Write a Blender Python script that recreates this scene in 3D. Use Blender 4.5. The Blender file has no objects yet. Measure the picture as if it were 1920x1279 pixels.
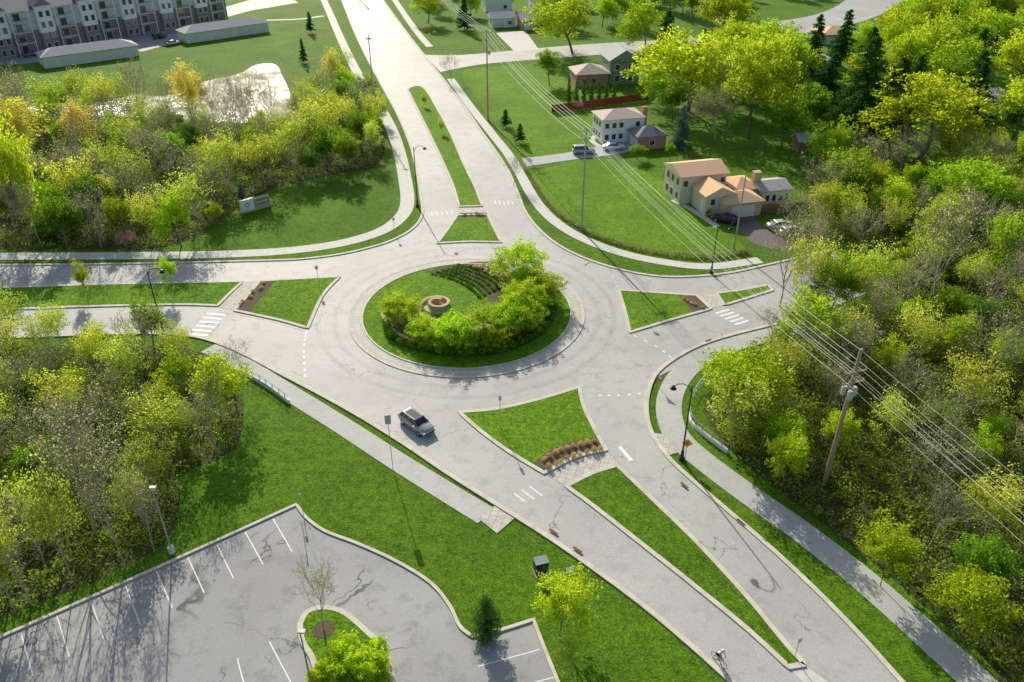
import bpy, bmesh, math, random
import numpy as np
from mathutils import Vector, Matrix
from mathutils.geometry import tessellate_polygon
R=math.radians; PI=math.pi
rng=random.Random(7); nr=np.random.RandomState(5)
sc=bpy.context.scene; COL=sc.collection
H=55.0; F=1500.0; P=R(32.2); cP=math.cos(P); sP=math.sin(P)
def ray(px,py):
    x=px-960; y=py-639.5
    return (x, F*cP-y*sP, -F*sP-y*cP)
def G(px,py,z=0.0):
    r=ray(px,py); t=(H-z)/-r[2]
    return Vector((r[0]*t, r[1]*t, z))
def ztop(base,topy):
    g=G(*base); r=ray(base[0],topy); t=g.y/r[1]
    return H+t*r[2]
def mpp(px,py):
    g=G(px,py); return (g.y*cP+H*sP)/F
def head(a,b):
    d=G(*b)-G(*a); return math.atan2(d.y,d.x)
C=(-6.15,95.0)
# ---------------------------------------------------------------- materials
def newmat(name):
    m=bpy.data.materials.new(name); m.use_nodes=True
    nt=m.node_tree; nt.nodes.clear()
    o=nt.nodes.new('ShaderNodeOutputMaterial'); return m,nt,o
def N(nt,t,**kw):
    n=nt.nodes.new(t)
    for k,v in kw.items():
        if k in n.inputs: n.inputs[k].default_value=v
        else: setattr(n,k,v)
    return n
def noise(nt,co,scale,det=4,rough=.6):
    n=N(nt,'ShaderNodeTexNoise'); n.inputs['Scale'].default_value=scale; n.inputs['Detail'].default_value=det; n.inputs['Roughness'].default_value=rough
    nt.links.new(co,n.inputs['Vector']); return n.outputs['Fac']
def ramp(nt,fac,a,b,c=0,d=1):
    n=N(nt,'ShaderNodeMapRange'); n.inputs['From Min'].default_value=a; n.inputs['From Max'].default_value=b
    n.inputs['To Min'].default_value=c; n.inputs['To Max'].default_value=d
    nt.links.new(fac,n.inputs['Value']); return n.outputs['Result']
def math2(nt,op,a,b):
    n=N(nt,'ShaderNodeMath',operation=op)
    for i,v in enumerate((a,b)):
        if isinstance(v,(int,float)): n.inputs[i].default_value=v
        else: nt.links.new(v,n.inputs[i])
    return n.outputs[0]
def mixc(nt,fac,c1,c2,bt='MIX'):
    n=N(nt,'ShaderNodeMix'); n.data_type='RGBA'; n.blend_type=bt
    if isinstance(fac,(int,float)): n.inputs[0].default_value=fac
    else: nt.links.new(fac,n.inputs[0])
    for i,c in ((6,c1),(7,c2)):
        if isinstance(c,tuple): n.inputs[i].default_value=(c[0],c[1],c[2],1)
        else: nt.links.new(c,n.inputs[i])
    return n.outputs[2]
def pbr(nt,o,col,rough=.8,spec=.3,metal=0,bump=None,bs=.3,bd=.05):
    b=N(nt,'ShaderNodeBsdfPrincipled')
    b.inputs['Roughness'].default_value=rough; b.inputs['Metallic'].default_value=metal
    b.inputs['Specular IOR Level'].default_value=spec
    if isinstance(col,tuple): b.inputs['Base Color'].default_value=(*col,1)
    else: nt.links.new(col,b.inputs['Base Color'])
    if bump is not None:
        bn=N(nt,'ShaderNodeBump'); bn.inputs['Strength'].default_value=bs; bn.inputs['Distance'].default_value=bd
        nt.links.new(bump,bn.inputs['Height']); nt.links.new(bn.outputs[0],b.inputs['Normal'])
    nt.links.new(b.outputs[0],o.inputs[0]); return b
def coord(nt): return N(nt,'ShaderNodeTexCoord').outputs['Object']
def pm(name,c1,c2,scale=3,rough=.8,spec=.3,metal=0,bs=0.0):
    m,nt,o=newmat(name); co=coord(nt); f=noise(nt,co,scale,5)
    col=mixc(nt,ramp(nt,f,.3,.7),c1,c2)
    pbr(nt,o,col,rough,spec,metal,f if bs else None,bs,.04); return m
def radius(nt,co):
    sub=N(nt,'ShaderNodeVectorMath',operation='SUBTRACT'); sub.inputs[1].default_value=(C[0],C[1],0); nt.links.new(co,sub.inputs[0])
    ln=N(nt,'ShaderNodeVectorMath',operation='LENGTH'); nt.links.new(sub.outputs[0],ln.inputs[0]); return sub.outputs[0],ln.outputs['Value']
def asphalt(name,c1,c2,dark,crack=.5,rough=.55,spec=.3,cw=.010,wear=False):
    m,nt,o=newmat(name); co=coord(nt)
    big=noise(nt,co,.05,3,.6); fine=noise(nt,co,9,3,.8); mid=noise(nt,co,.45,6,.7)
    col=mixc(nt,ramp(nt,big,.3,.7),c1,c2)
    col=mixc(nt,ramp(nt,mid,.5,.8),col,dark)
    col=mixc(nt,.35,col,mixc(nt,ramp(nt,fine,.2,.8),(.1,.1,.1),(.86,.86,.86)),'OVERLAY')
    if wear:
        _,r=radius(nt,co)
        sn=math2(nt,'SINE',math2(nt,'MULTIPLY',r,2.9),0)
        a_=math2(nt,'MULTIPLY',ramp(nt,sn,.1,1),math2(nt,'MULTIPLY',ramp(nt,r,22.3,20.5),ramp(nt,noise(nt,co,.25,4),.3,.7)))
        col=mixc(nt,math2(nt,'MULTIPLY',a_,.5),col,(.25,.245,.24))
    w=N(nt,'ShaderNodeTexNoise'); w.inputs['Scale'].default_value=.35; w.inputs['Detail'].default_value=6; nt.links.new(co,w.inputs['Vector'])
    va=N(nt,'ShaderNodeVectorMath',operation='MULTIPLY_ADD'); nt.links.new(w.outputs['Color'],va.inputs[0]); va.inputs[1].default_value=(6,6,0); nt.links.new(co,va.inputs[2])
    vo=N(nt,'ShaderNodeTexVoronoi',feature='DISTANCE_TO_EDGE'); vo.inputs['Scale'].default_value=.13; nt.links.new(va.outputs[0],vo.inputs['Vector'])
    ln=ramp(nt,vo.outputs['Distance'],cw*.8,cw*.25)
    mk=ramp(nt,noise(nt,co,.14,2),.49,.60)
    col=mixc(nt,math2(nt,'MULTIPLY',math2(nt,'MULTIPLY',ln,mk),crack),col,(.06,.06,.06))
    pbr(nt,o,col,rough,spec,0,fine,.25,.02); return m
def grassmat(name,a,b,c,dry=(.16,.17,.03)):
    m,nt,o=newmat(name); co=coord(nt)
    n1=noise(nt,co,.10,4); n2=noise(nt,co,.8,6,.75); n3=noise(nt,co,5.5,4,.8); n4=noise(nt,co,2.2,4,.7)
    col=mixc(nt,ramp(nt,n1,.35,.65),a,b); col=mixc(nt,ramp(nt,n2,.42,.68),col,c)
    col=mixc(nt,ramp(nt,n3,.52,.72),col,dry)
    col=mixc(nt,.6,col,mixc(nt,ramp(nt,n3,.3,.7),(.15,.15,.15),(.92,.92,.92)),'OVERLAY')
    col=mixc(nt,.55,col,mixc(nt,ramp(nt,n4,.3,.7),(.18,.18,.18),(.88,.88,.88)),'OVERLAY')
    pbr(nt,o,col,.9,.15,0,n3,.9,.15); return m
def leafmat(name,dark,light,trans=.62):
    m,nt,o=newmat(name)
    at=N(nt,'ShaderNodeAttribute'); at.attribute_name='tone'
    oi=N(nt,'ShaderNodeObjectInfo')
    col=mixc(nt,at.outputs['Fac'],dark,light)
    mr=N(nt,'ShaderNodeMapRange'); mr.inputs['To Min'].default_value=.75; mr.inputs['To Max'].default_value=1.15; nt.links.new(oi.outputs['Random'],mr.inputs['Value'])
    hs=N(nt,'ShaderNodeHueSaturation'); nt.links.new(mr.outputs[0],hs.inputs['Value']); nt.links.new(col,hs.inputs['Color'])
    mh=N(nt,'ShaderNodeMapRange'); mh.inputs['To Min'].default_value=.488; mh.inputs['To Max'].default_value=.524
    fr=N(nt,'ShaderNodeMath',operation='FRACT'); mm=N(nt,'ShaderNodeMath',operation='MULTIPLY'); mm.inputs[1].default_value=7.3
    nt.links.new(oi.outputs['Random'],mm.inputs[0]); nt.links.new(mm.outputs[0],fr.inputs[0]); nt.links.new(fr.outputs[0],mh.inputs['Value']); nt.links.new(mh.outputs[0],hs.inputs['Hue'])
    d=N(nt,'ShaderNodeBsdfDiffuse'); t=N(nt,'ShaderNodeBsdfTranslucent'); mx=N(nt,'ShaderNodeMixShader'); mx.inputs[0].default_value=trans
    nt.links.new(hs.outputs[0],d.inputs[0])
    nt.links.new(hs.outputs[0],t.inputs[0])
    nt.links.new(d.outputs[0],mx.inputs[1]); nt.links.new(t.outputs[0],mx.inputs[2]); nt.links.new(mx.outputs[0],o.inputs[0]); return m
def pavermat(name,c1,c2,mortar,s=1.2,rot=0):
    m,nt,o=newmat(name); co=coord(nt)
    mp=N(nt,'ShaderNodeMapping'); mp.inputs['Rotation'].default_value=(0,0,rot); nt.links.new(co,mp.inputs[0])
    br=N(nt,'ShaderNodeTexBrick'); br.offset=0; br.inputs['Scale'].default_value=s; br.inputs['Mortar Size'].default_value=.03; br.inputs['Brick Width'].default_value=1; br.inputs['Row Height'].default_value=1
    for k,c in (('Color1',c1),('Color2',c2),('Mortar',mortar)): br.inputs[k].default_value=(*c,1)
    nt.links.new(mp.outputs[0],br.inputs['Vector'])
    f=noise(nt,co,3,4); col=mixc(nt,.3,br.outputs['Color'],mixc(nt,ramp(nt,f,.2,.8),(.1,.1,.1),(.9,.9,.9)),'OVERLAY')
    pbr(nt,o,col,.8,.3); return m
def wallbrick(name,c1,c2,mortar,s=3):
    m,nt,o=newmat(name); co=coord(nt)
    br=N(nt,'ShaderNodeTexBrick'); br.inputs['Scale'].default_value=s
    mp=N(nt,'ShaderNodeMapping'); mp.inputs['Rotation'].default_value=(PI/2,0,0); nt.links.new(co,mp.inputs[0]); nt.links.new(mp.outputs[0],br.inputs['Vector'])
    for k,c in (('Color1',c1),('Color2',c2),('Mortar',mortar)): br.inputs[k].default_value=(*c,1)
    pbr(nt,o,br.outputs['Color'],.9,.2); return m
def roofmat(name,c1,c2):
    m,nt,o=newmat(name); co=coord(nt)
    w=N(nt,'ShaderNodeTexWave'); w.bands_direction='Z'; w.inputs['Scale'].default_value=2.2; w.inputs['Distortion'].default_value=.6; nt.links.new(co,w.inputs[0])
    f=noise(nt,co,2.5,5,.8); col=mixc(nt,ramp(nt,f,.3,.7),c1,c2); col=mixc(nt,.25,col,mixc(nt,w.outputs['Fac'],(.2,.2,.2),(.7,.7,.7)),'OVERLAY')
    pbr(nt,o,col,.85,.3,0,w.outputs['Fac'],.3,.03); return m
MT={}
MT['grass']=grassmat('grass',(.075,.175,.005),(.125,.255,.007),(.04,.11,.004),(.20,.29,.02))
MT['lawn']=grassmat('lawn_grass',(.10,.225,.005),(.17,.335,.008),(.06,.155,.004),(.26,.37,.02))
MT['wood']=grassmat('woodland_floor',(.08,.08,.03),(.07,.10,.02),(.04,.045,.015),(.18,.17,.07))
MT['asph']=asphalt('road_asphalt',(.52,.505,.485),(.40,.39,.375),(.32,.31,.30),.65,.66,.36,.009,True)
MT['lot']=asphalt('parking_asphalt',(.42,.42,.415),(.29,.29,.29),(.21,.21,.21),.85,.7,.3,.014)
MT['conc']=pm('concrete',(.56,.54,.49),(.70,.68,.62),1.5,.8,.3)
MT['kerb']=pm('kerb_concrete',(.52,.48,.39),(.73,.68,.58),.8,.8,.3)
MT['trail']=asphalt('path_asphalt',(.54,.53,.51),(.45,.445,.43),(.37,.36,.35),.3,.75,.3,.008)
MT['paver']=pavermat('pavers',(.60,.57,.50),(.50,.48,.43),(.3,.28,.24),1.4,.3)
MT['mulch']=pm('mulch',(.09,.07,.045),(.19,.15,.10),6,.95,.1,0,.6)
MT['gravel']=pm('pale_gravel',(.42,.38,.31),(.62,.57,.5),7,.9,.2,0,.6)
MT['mud']=grassmat('pond_bank_growth',(.12,.19,.02),(.16,.22,.03),(.07,.10,.02),(.24,.26,.06))
MT['wornwhite']=pm('worn_paint',(.55,.54,.53),(.84,.84,.82),2.5,.7,.3)
MT['white']=pm('white_paint',(.76,.76,.74),(.87,.87,.85),4,.6,.3)
MT['yellow']=pm('yellow_paint',(.68,.52,.2),(.58,.46,.22),5,.7)
MT['rust']=pm('rusty_iron',(.40,.17,.07),(.26,.11,.06),6,.8,.3)
MT['black']=pm('black_metal',(.015,.016,.018),(.03,.03,.032),4,.45,.5)
MT['galv']=pm('galvanised_metal',(.42,.43,.44),(.58,.58,.58),5,.55,.5,.1)
MT['dkgalv']=pm('weathered_metal',(.3,.31,.31),(.42,.42,.42),5,.6,.4,.1)
MT['lid']=pm('grey_lid',(.25,.27,.27),(.33,.35,.35),5,.7,.3)
MT['wire']=pm('wire_metal',(.6,.6,.58),(.75,.75,.72),5,.6,.3,.0)
MT['wpole']=pm('pole_timber',(.34,.22,.14),(.50,.36,.25),4,.85,.2)
MT['gpole']=pm('grey_timber',(.35,.33,.30),(.5,.46,.42),4,.85,.2)
MT['stone']=pm('tan_stone',(.66,.50,.30),(.46,.35,.21),4,.8,.3,0,.4)
MT['bark']=pm('bark',(.13,.10,.07),(.24,.2,.15),5,.9,.1,0,.5)
MT['greybark']=pm('pale_bark',(.30,.26,.21),(.50,.44,.36),5,.9,.1)
MT['tyre']=pm('tyre_rubber',(.015,.015,.015),(.03,.03,.03),6,.8,.2)
MT['rim']=pm('alloy',(.45,.45,.46),(.6,.6,.6),6,.3,.5,.8)
MT['glass']=pm('dark_glass',(.015,.02,.025),(.03,.04,.05),1,.08,.8)
MT['pane']=pm('window_glass',(.03,.04,.05),(.07,.09,.11),1,.1,.7)
MT['red']=pm('red_lens',(.5,.02,.02),(.35,.01,.01),4,.3,.5)
MT['lens']=pm('clear_lens',(.7,.7,.7),(.8,.8,.8),4,.15,.6)
MT['redpaint']=pm('red_paint',(.6,.03,.03),(.5,.03,.03),4,.5)
MT['amber']=pm('amber_sign_paint',(.85,.38,.02),(.75,.33,.02),4,.5)
MT['wsiding']=pm('white_siding',(.78,.78,.78),(.87,.87,.86),3,.7)
MT['cream']=pm('cream_siding',(.78,.74,.58),(.86,.82,.66),3,.7)
MT['greysid']=pm('grey_siding',(.52,.53,.55),(.62,.63,.65),2,.7)
MT['greensid']=pm('green_siding',(.18,.26,.19),(.24,.32,.25),2,.7)
MT['tansid']=pm('tan_siding',(.68,.59,.47),(.78,.69,.56),2,.7)
MT['dkbrick']=wallbrick('dark_brick',(.19,.18,.185),(.25,.23,.235),(.34,.33,.33),3)
MT['rbrick']=wallbrick('red_brick',(.50,.20,.13),(.40,.16,.11),(.55,.48,.42),3)
MT['tbrick']=wallbrick('tan_brick',(.58,.47,.37),(.48,.39,.31),(.66,.6,.55),3)
MT['groof']=roofmat('grey_shingle',(.42,.41,.41),(.54,.52,.52))
MT['proof']=roofmat('pinkish_shingle',(.60,.48,.40),(.72,.59,.50))
MT['droof']=roofmat('dark_shingle',(.2,.205,.215),(.28,.285,.295))
MT['oroof']=roofmat('terracotta_shingle',(.82,.50,.28),(.92,.62,.38))
MT['fence']=pm('red_fence',(.34,.09,.05),(.25,.07,.04),2,.8)
MT['bfence']=pm('brown_fence',(.22,.13,.08),(.3,.19,.12),2,.8)
MT['door']=pm('door_paint',(.7,.7,.68),(.78,.78,.76),1,.5)
MT['greenbox']=pm('dark_green_metal',(.02,.05,.04),(.03,.07,.05),3,.4,.5)
MT['skin']=pm('skin',(.55,.33,.23),(.6,.38,.27),6,.6)
MT['shirt']=pm('white_cloth',(.7,.7,.7),(.78,.78,.78),6,.9)
MT['shorts']=pm('dark_cloth',(.03,.03,.04),(.05,.05,.06),6,.9)
def paint(name,c): return pm(name,c,tuple(min(1,x*1.08) for x in c),1,.22,.6,.35)
# rippled water with patches of calmer and weedier surface
m,nt,o=newmat('pond_water'); co=coord(nt); f=noise(nt,co,1.6,6,.75); f2=noise(nt,co,.07,6,.75)
col=mixc(nt,ramp(nt,f2,.42,.6),(.02,.035,.015),(.10,.12,.035))
bb=pbr(nt,o,col,.2,.2,0,f,.6,.35)
nt.links.new(ramp(nt,f2,.38,.62,.10,.42),bb.inputs['Roughness'])
nt.links.new(ramp(nt,f2,.36,.56,.45,.03),bb.inputs['Specular IOR Level'])
MT['water']=m
LM={'maple':leafmat('spring_leaves',(.20,.33,.012),(.76,.90,.05)),
 'island':leafmat('lime_leaves',(.28,.44,.012),(.78,.95,.07),.6),
 'green':leafmat('green_leaves',(.10,.21,.014),(.44,.64,.05)),
 'sparse':leafmat('young_leaves',(.30,.38,.03),(.80,.88,.12)),
 'bud':leafmat('tree_buds',(.38,.37,.14),(.72,.70,.30),.5),
 'gold':leafmat('sun_gold_leaves',(.66,.52,.05),(.98,.90,.22),.55),  # yellow-orange sun glare near the pond, painted into the leaf colour
 'pine':leafmat('pine_needles',(.02,.07,.015),(.10,.23,.035),.35),
 'spruce':leafmat('spruce_needles',(.08,.16,.11),(.24,.38,.3),.35),
 'cypress':leafmat('cypress_leaves',(.07,.14,.02),(.22,.38,.06),.4),
 'redleaf':leafmat('russet_leaves',(.34,.22,.13),(.62,.46,.3),.45),
 'pink':leafmat('pink_blossom',(.6,.22,.33),(.9,.5,.6),.4),
 'box':leafmat('box_leaves',(.06,.14,.012),(.26,.46,.05),.45),
 'tuft':leafmat('golden_grass',(.48,.33,.15),(.88,.70,.40),.4),
 'scrub':leafmat('scrub_leaves',(.10,.17,.015),(.44,.56,.06),.55),
 'brush':leafmat('dry_brush',(.18,.15,.07),(.46,.42,.22),.4)}
# ---------------------------------------------------------------- mesh helpers
class MB:
    def __init__(s): s.v=[]; s.f=[]
    def add(s,vs,fs):
        n=len(s.v); s.v+= [tuple(v) for v in vs]; s.f+=[tuple(i+n for i in f) for f in fs]; return s
    def box(s,x0,x1,y0,y1,z0,z1,M=None):
        vs=[Vector((x,y,z)) for x in (x0,x1) for y in (y0,y1) for z in (z0,z1)]
        if M: vs=[M@v for v in vs]
        return s.add(vs,[(0,1,3,2),(4,6,7,5),(0,4,5,1),(2,3,7,6),(0,2,6,4),(1,5,7,3)])
    def tube(s,pts,rs,n=6,cap=True):
        pts=[Vector(p) for p in pts]; vs=[]; fs=[]
        if isinstance(rs,(int,float)): rs=[rs]*len(pts)
        ref=None
        for i,p in enumerate(pts):
            t=(pts[min(i+1,len(pts)-1)]-pts[max(i-1,0)])
            t=t.normalized() if t.length>1e-9 else Vector((0,0,1))
            if ref is None: ref=Vector((1,0,0)) if abs(t.x)<.8 else Vector((0,1,0))
            a=(ref-t*ref.dot(t)).normalized(); b=t.cross(a); ref=a
            for k in range(n):
                an=2*PI*k/n; vs.append(p+a*(math.cos(an)*rs[i])+b*(math.sin(an)*rs[i]))
        for i in range(len(pts)-1):
            for k in range(n):
                fs.append((i*n+k,i*n+(k+1)%n,(i+1)*n+(k+1)%n,(i+1)*n+k))
        if cap: fs.append(tuple(range(n-1,-1,-1))); fs.append(tuple((len(pts)-1)*n+k for k in range(n)))
        return s.add(vs,fs)
    def lathe(s,prof,c=(0,0,0),n=24):
        vs=[];fs=[]
        for r,z in prof:
            for k in range(n): vs.append((c[0]+r*math.cos(2*PI*k/n),c[1]+r*math.sin(2*PI*k/n),c[2]+z))
        for i in range(len(prof)-1):
            for k in range(n): fs.append((i*n+k,i*n+(k+1)%n,(i+1)*n+(k+1)%n,(i+1)*n+k))
        return s.add(vs,fs)
    def build(s,name,mat,parent=None,smooth=False):
        me=bpy.data.meshes.new(name); me.from_pydata(s.v,[],s.f); me.materials.append(mat)
        if smooth: me.polygons.foreach_set('use_smooth',[True]*len(me.polygons))
        o=bpy.data.objects.new(name,me); COL.objects.link(o); o.parent=parent; return o
def thing(name,label,cat,loc=(0,0,0),rz=0,group=None):
    o=bpy.data.objects.new(name,None); COL.objects.link(o); o.empty_display_size=.5
    o.location=loc; o.rotation_euler=(0,0,rz); o['label']=label; o['category']=cat
    if group: o['group']=group
    return o
def tag(o,label,cat,group=None,kind=None):
    o['label']=label; o['category']=cat
    if group: o['group']=group
    if kind: o['kind']=kind
    return o
def cr(pts,n=6):
    P_=[Vector((p[0],p[1])) for p in pts]
    if len(P_)<3: return P_
    out=[]
    for i in range(len(P_)-1):
        p0=P_[max(i-1,0)];p1=P_[i];p2=P_[i+1];p3=P_[min(i+2,len(P_)-1)]
        for k in range(n):
            t=k/n
            out.append(.5*((2*p1)+(p2-p0)*t+(2*p0-5*p1+4*p2-p3)*t*t+(3*p1-p0-3*p2+p3)*t*t*t))
    out.append(P_[-1]); return out
def gp(pts): return [G(*p) for p in pts]
def edges(*el,n=6):
    out=[]
    for e in el:
        c=cr(gp(e),n)
        for p in c:
            if not out or (out[-1]-p).length>.01: out.append(p)
    if (out[0]-out[-1]).length<.01: out.pop()
    return out
def sheet(name,pts,z,mat,kind='structure'):
    vs=[Vector((p[0],p[1],z)) for p in pts]
    tr=tessellate_polygon([vs]); me=bpy.data.meshes.new(name)
    fs=[]
    for t in tr:
        a,b,c=[vs[i] for i in t]
        if (b-a).cross(c-a).z<0: t=(t[0],t[2],t[1])
        fs.append(tuple(t))
    me.from_pydata([tuple(v) for v in vs],[],fs); me.materials.append(mat)
    o=bpy.data.objects.new(name,me); COL.objects.link(o)
    if kind: o['kind']=kind
    return o
def ribbon(name,c,w,z,mat,closed=False,z0=None,kind='structure'):
    c=[Vector((p[0],p[1])) for p in c]
    n=len(c); L=[];Rr=[]
    for i in range(n):
        a=c[(i-1)%n] if (closed or i>0) else c[i]; b=c[(i+1)%n] if (closed or i<n-1) else c[i]
        t=(b-a).normalized(); nn=Vector((-t.y,t.x)); L.append(c[i]+nn*w/2); Rr.append(c[i]-nn*w/2)
    vs=[];fs=[]; m=n if closed else n-1
    for i in range(n): vs+=[(L[i].x,L[i].y,z),(Rr[i].x,Rr[i].y,z)]
    for i in range(m):
        j=(i+1)%n; fs.append((2*i,2*i+1,2*j+1,2*j))
    if z0 is not None:
        k=len(vs)
        for i in range(n): vs+=[(L[i].x,L[i].y,z0),(Rr[i].x,Rr[i].y,z0)]
        for i in range(m):
            j=(i+1)%n; fs.append((2*i,2*j,k+2*j,k+2*i)); fs.append((2*j+1,2*i+1,k+2*i+1,k+2*j+1))
    me=bpy.data.meshes.new(name); me.from_pydata(vs,[],fs); me.materials.append(mat)
    o=bpy.data.objects.new(name,me); COL.objects.link(o)
    if kind: o['kind']=kind
    return o
def line(name,pts,w,z,mat,n=6): return ribbon(name,cr(gp(pts),n) ,w,z,mat)
def circ(c,r,n=96): return [Vector((c[0]+r*math.cos(2*PI*i/n),c[1]+r*math.sin(2*PI*i/n))) for i in range(n)]
# ---------------------------------------------------------------- camera, light, sky
cam=bpy.data.objects.new('camera',bpy.data.cameras.new('camera')); COL.objects.link(cam)
cam.location=(0,0,H); cam.rotation_euler=(PI/2-P,0,0); cam.data.lens=F/1920*36; cam.data.sensor_width=36; cam.data.clip_end=6000; sc.camera=cam
az=R(-18); el=R(28)
sv=Vector((math.sin(az)*math.cos(el),math.cos(az)*math.cos(el),math.sin(el)))
sun=bpy.data.lights.new('sun','SUN'); sun.energy=5.0; sun.angle=R(.5); sun.color=(1,.935,.77)
so=bpy.data.objects.new('sun',sun); COL.objects.link(so); so.rotation_euler=sv.to_track_quat('Z','Y').to_euler()
w=bpy.data.worlds.new('World'); sc.world=w; w.use_nodes=True; wn=w.node_tree
sk=wn.nodes.new('ShaderNodeTexSky'); sk.sky_type='NISHITA'; sk.sun_disc=False; sk.sun_elevation=el; sk.sun_rotation=az%(2*PI); sk.air_density=1.1; sk.dust_density=2
bg=wn.nodes['Background']; bg.inputs[1].default_value=.125; wn.links.new(sk.outputs[0],bg.inputs[0])
sc.view_settings.view_transform='Standard'; sc.view_settings.look='None'; sc.view_settings.exposure=0
# ---------------------------------------------------------------- ground and roads
sheet('ground',[(-3000,-600),(3000,-600),(3000,5000),(-3000,5000)],0,MT['grass'])
def wpoly(name,pts,z=.008,m='wood'): return sheet(name,edges(pts,n=4),z,MT[m])
NW=[(-300,470),(0,466),(200,468),(300,465),(380,440),(425,405),(470,375),(540,345),(640,325),(700,315),(722,280),(715,230),(690,190),(640,170),(570,215),(548,236),(400,236),(160,226),(0,216),(-300,214),(-300,470)]
SW=[(-400,655),(0,648),(180,652),(330,650),(410,680),(450,735),(455,800),(430,850),(345,890),(335,960),(305,1020),(190,1085),(100,1120),(0,1160),(-300,1290),(-400,655)]
EA=[(1480,636),(1425,645),(1385,672),(1345,712),(1320,770),(1370,845),(1435,900),(1528,972),(1628,1047),(1728,1132),(1860,1250),(1960,1350),(2600,1300),(2500,560),(2300,310),(1920,300),(1700,310),(1560,345),(1500,410),(1470,450),(1580,455),(1640,500),(1640,560),(1560,600),(1480,636)]
wpoly('woodland_floor',NW); wpoly('woodland_floor',SW); wpoly('woodland_floor',EA)
sheet('lawn',edges([(985,330),(1080,300),(1170,305),(1270,360),(1340,420),(1400,470),(1330,485),(1230,478),(1120,448),(1040,405),(985,330)],n=4),.008,MT['lawn'])
sheet('lawn',edges([(870,130),(1060,120),(1130,190),(1110,280),(985,292),(940,250),(870,150),(870,130)],n=2),.008,MT['lawn'])
sheet('road',circ(C,22),.020,MT['asph'])
NLE=[(584,-120),(612,-60),(640,0),(660,50),(683,100),(715,160),(745,215),(768,270),(781,320),(789,370),(792,402)]
NWF=[(792,402),(775,428),(740,449),(700,463),(640,477),(570,486),(505,489)]
NRE=[(1110,490),(1050,462),(1010,430),(985,397),(972,365),(955,325),(930,285),(900,243),(865,192),(832,150),(795,103),(758,55),(718,0),(676,-60),(635,-120)]
sheet('road',edges(NLE,NWF,[(505,489),(520,560)],[(520,560),(900,600)],[(900,600),(1110,490)],NRE),.024,MT['asph'])
WNE=[(-400,503),(0,498),(250,495),(505,489)]
SWE=[(-400,640),(0,634),(150,629),(270,626),(350,630),(400,641),(460,666),(520,698),(600,740),(680,785),(760,835),(840,889),(930,946),(1020,1003),(1100,1058),(1200,1132),(1290,1207),(1370,1279),(1440,1345)]
sheet('road',edges(WNE,[(505,489),(760,520)],[(760,520),(790,830)],[(790,830),(760,835)],SWE[10::-1]),.028,MT['asph'])
SEE=[(1800,1400),(1690,1279),(1610,1190),(1530,1108),(1450,1033),(1370,963),(1300,903),(1250,855),(1222,812),(1213,775),(1216,735),(1232,700),(1270,670),(1320,645),(1390,624)]
sheet('road',edges(SWE[9:],[(1440,1345),(1800,1400)],SEE,[(1390,624),(1300,560)],[(1300,560),(760,640)],[(760,640),(680,785)]),.032,MT['asph'])
ENE=[(1110,490),(1180,510),(1240,519),(1300,519),(1370,512),(1440,497),(1560,470)]
ESE=[(1640,545),(1560,575),(1480,603),(1390,624)]
sheet('road',edges(ENE,[(1560,470),(1640,545)],ESE,[(1390,624),(1210,720)],[(1210,720),(960,600)],[(960,600),(1110,490)]),.036,MT['asph'])
KW=.45
def kerb(pts,z=.15,n=6): return ribbon('kerb',cr(gp(pts),n),KW,z,MT['kerb'],z0=0)
kerb(NLE+NWF[1:]+WNE[-2::-1]); kerb(NRE[-6:]) ; kerb(ENE[::-1]+NRE[1:10]); kerb(SEE+ESE[-2::-1][:1]); kerb(SWE)
def sidewalk(pts,w,m='conc',z=.045,name='pavement'): return ribbon(name,cr(gp(pts),6),w,z,MT[m],z0=0)
sidewalk([(575,-60),(607,0),(640,75),(672,140),(705,190),(733,240),(750,290),(760,340),(764,375),(757,400),(732,424),(690,443),(620,460),(520,472),(380,478),(200,480),(0,481),(-300,483)],2.5)
sidewalk([(700,-60),(740,0),(778,55),(806,88)],2.2)
sidewalk([(845,148),(880,197),(920,248),(955,292),(980,335),(1005,378),(1040,415),(1090,446),(1160,473),(1240,491),(1330,500),(1425,488)],2.0)
sidewalk([(1500,612),(1405,637),(1340,660),(1290,690),(1262,728),(1254,770),(1268,815),(1310,857),(1400,925),(1500,995),(1600,1072),(1700,1158),(1800,1248),(1880,1325)],2.9,'trail')
sidewalk([(392,652),(450,680),(540,735),(640,797),(740,862),(830,918),(912,968)],2.5,'trail')
sheet('pavement',gp([(896,972),(934,944),(972,966),(932,1001)]),.06,MT['paver'])
sheet('pavement',gp([(1222,812),(1250,815),(1270,850),(1247,856)]),.06,MT['paver'])
sheet('side_street',edges([(795,103),(870,103),(980,93),(1100,83),(1230,76),(1400,66)],[(1400,66),(1400,90)],[(1400,90),(1230,98),(1120,103),(1000,112),(900,121),(826,135)],n=3),.016,MT['asph'])
sheet('side_street',edges([(1400,66),(1500,62),(1570,52),(1650,28),(1710,-10)],[(1710,-10),(1600,-10)],[(1600,-10),(1560,16),(1500,34),(1400,46)],n=4),.012,MT['asph'])
sheet('driveway',edges([(978,297),(1060,287),(1130,273),(1200,262)],[(1200,262),(1215,276)],[(1215,276),(1150,290),(1070,300),(988,312)],n=3),.016,MT['trail'])
sheet('driveway',edges([(1370,395),(1400,388),(1435,430),(1500,452)],[(1500,452),(1470,470)],[(1470,470),(1410,455),(1375,415)],n=3),.016,pm('dark_drive',(.14,.12,.12),(.2,.17,.17),2,.9))
sheet('driveway',gp([(930,62),(985,58),(1010,92),(965,97)]),.017,MT['conc'])
line('footpath',[(1262,375),(1300,395),(1345,425)],1.2,.02,MT['conc'])
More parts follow.
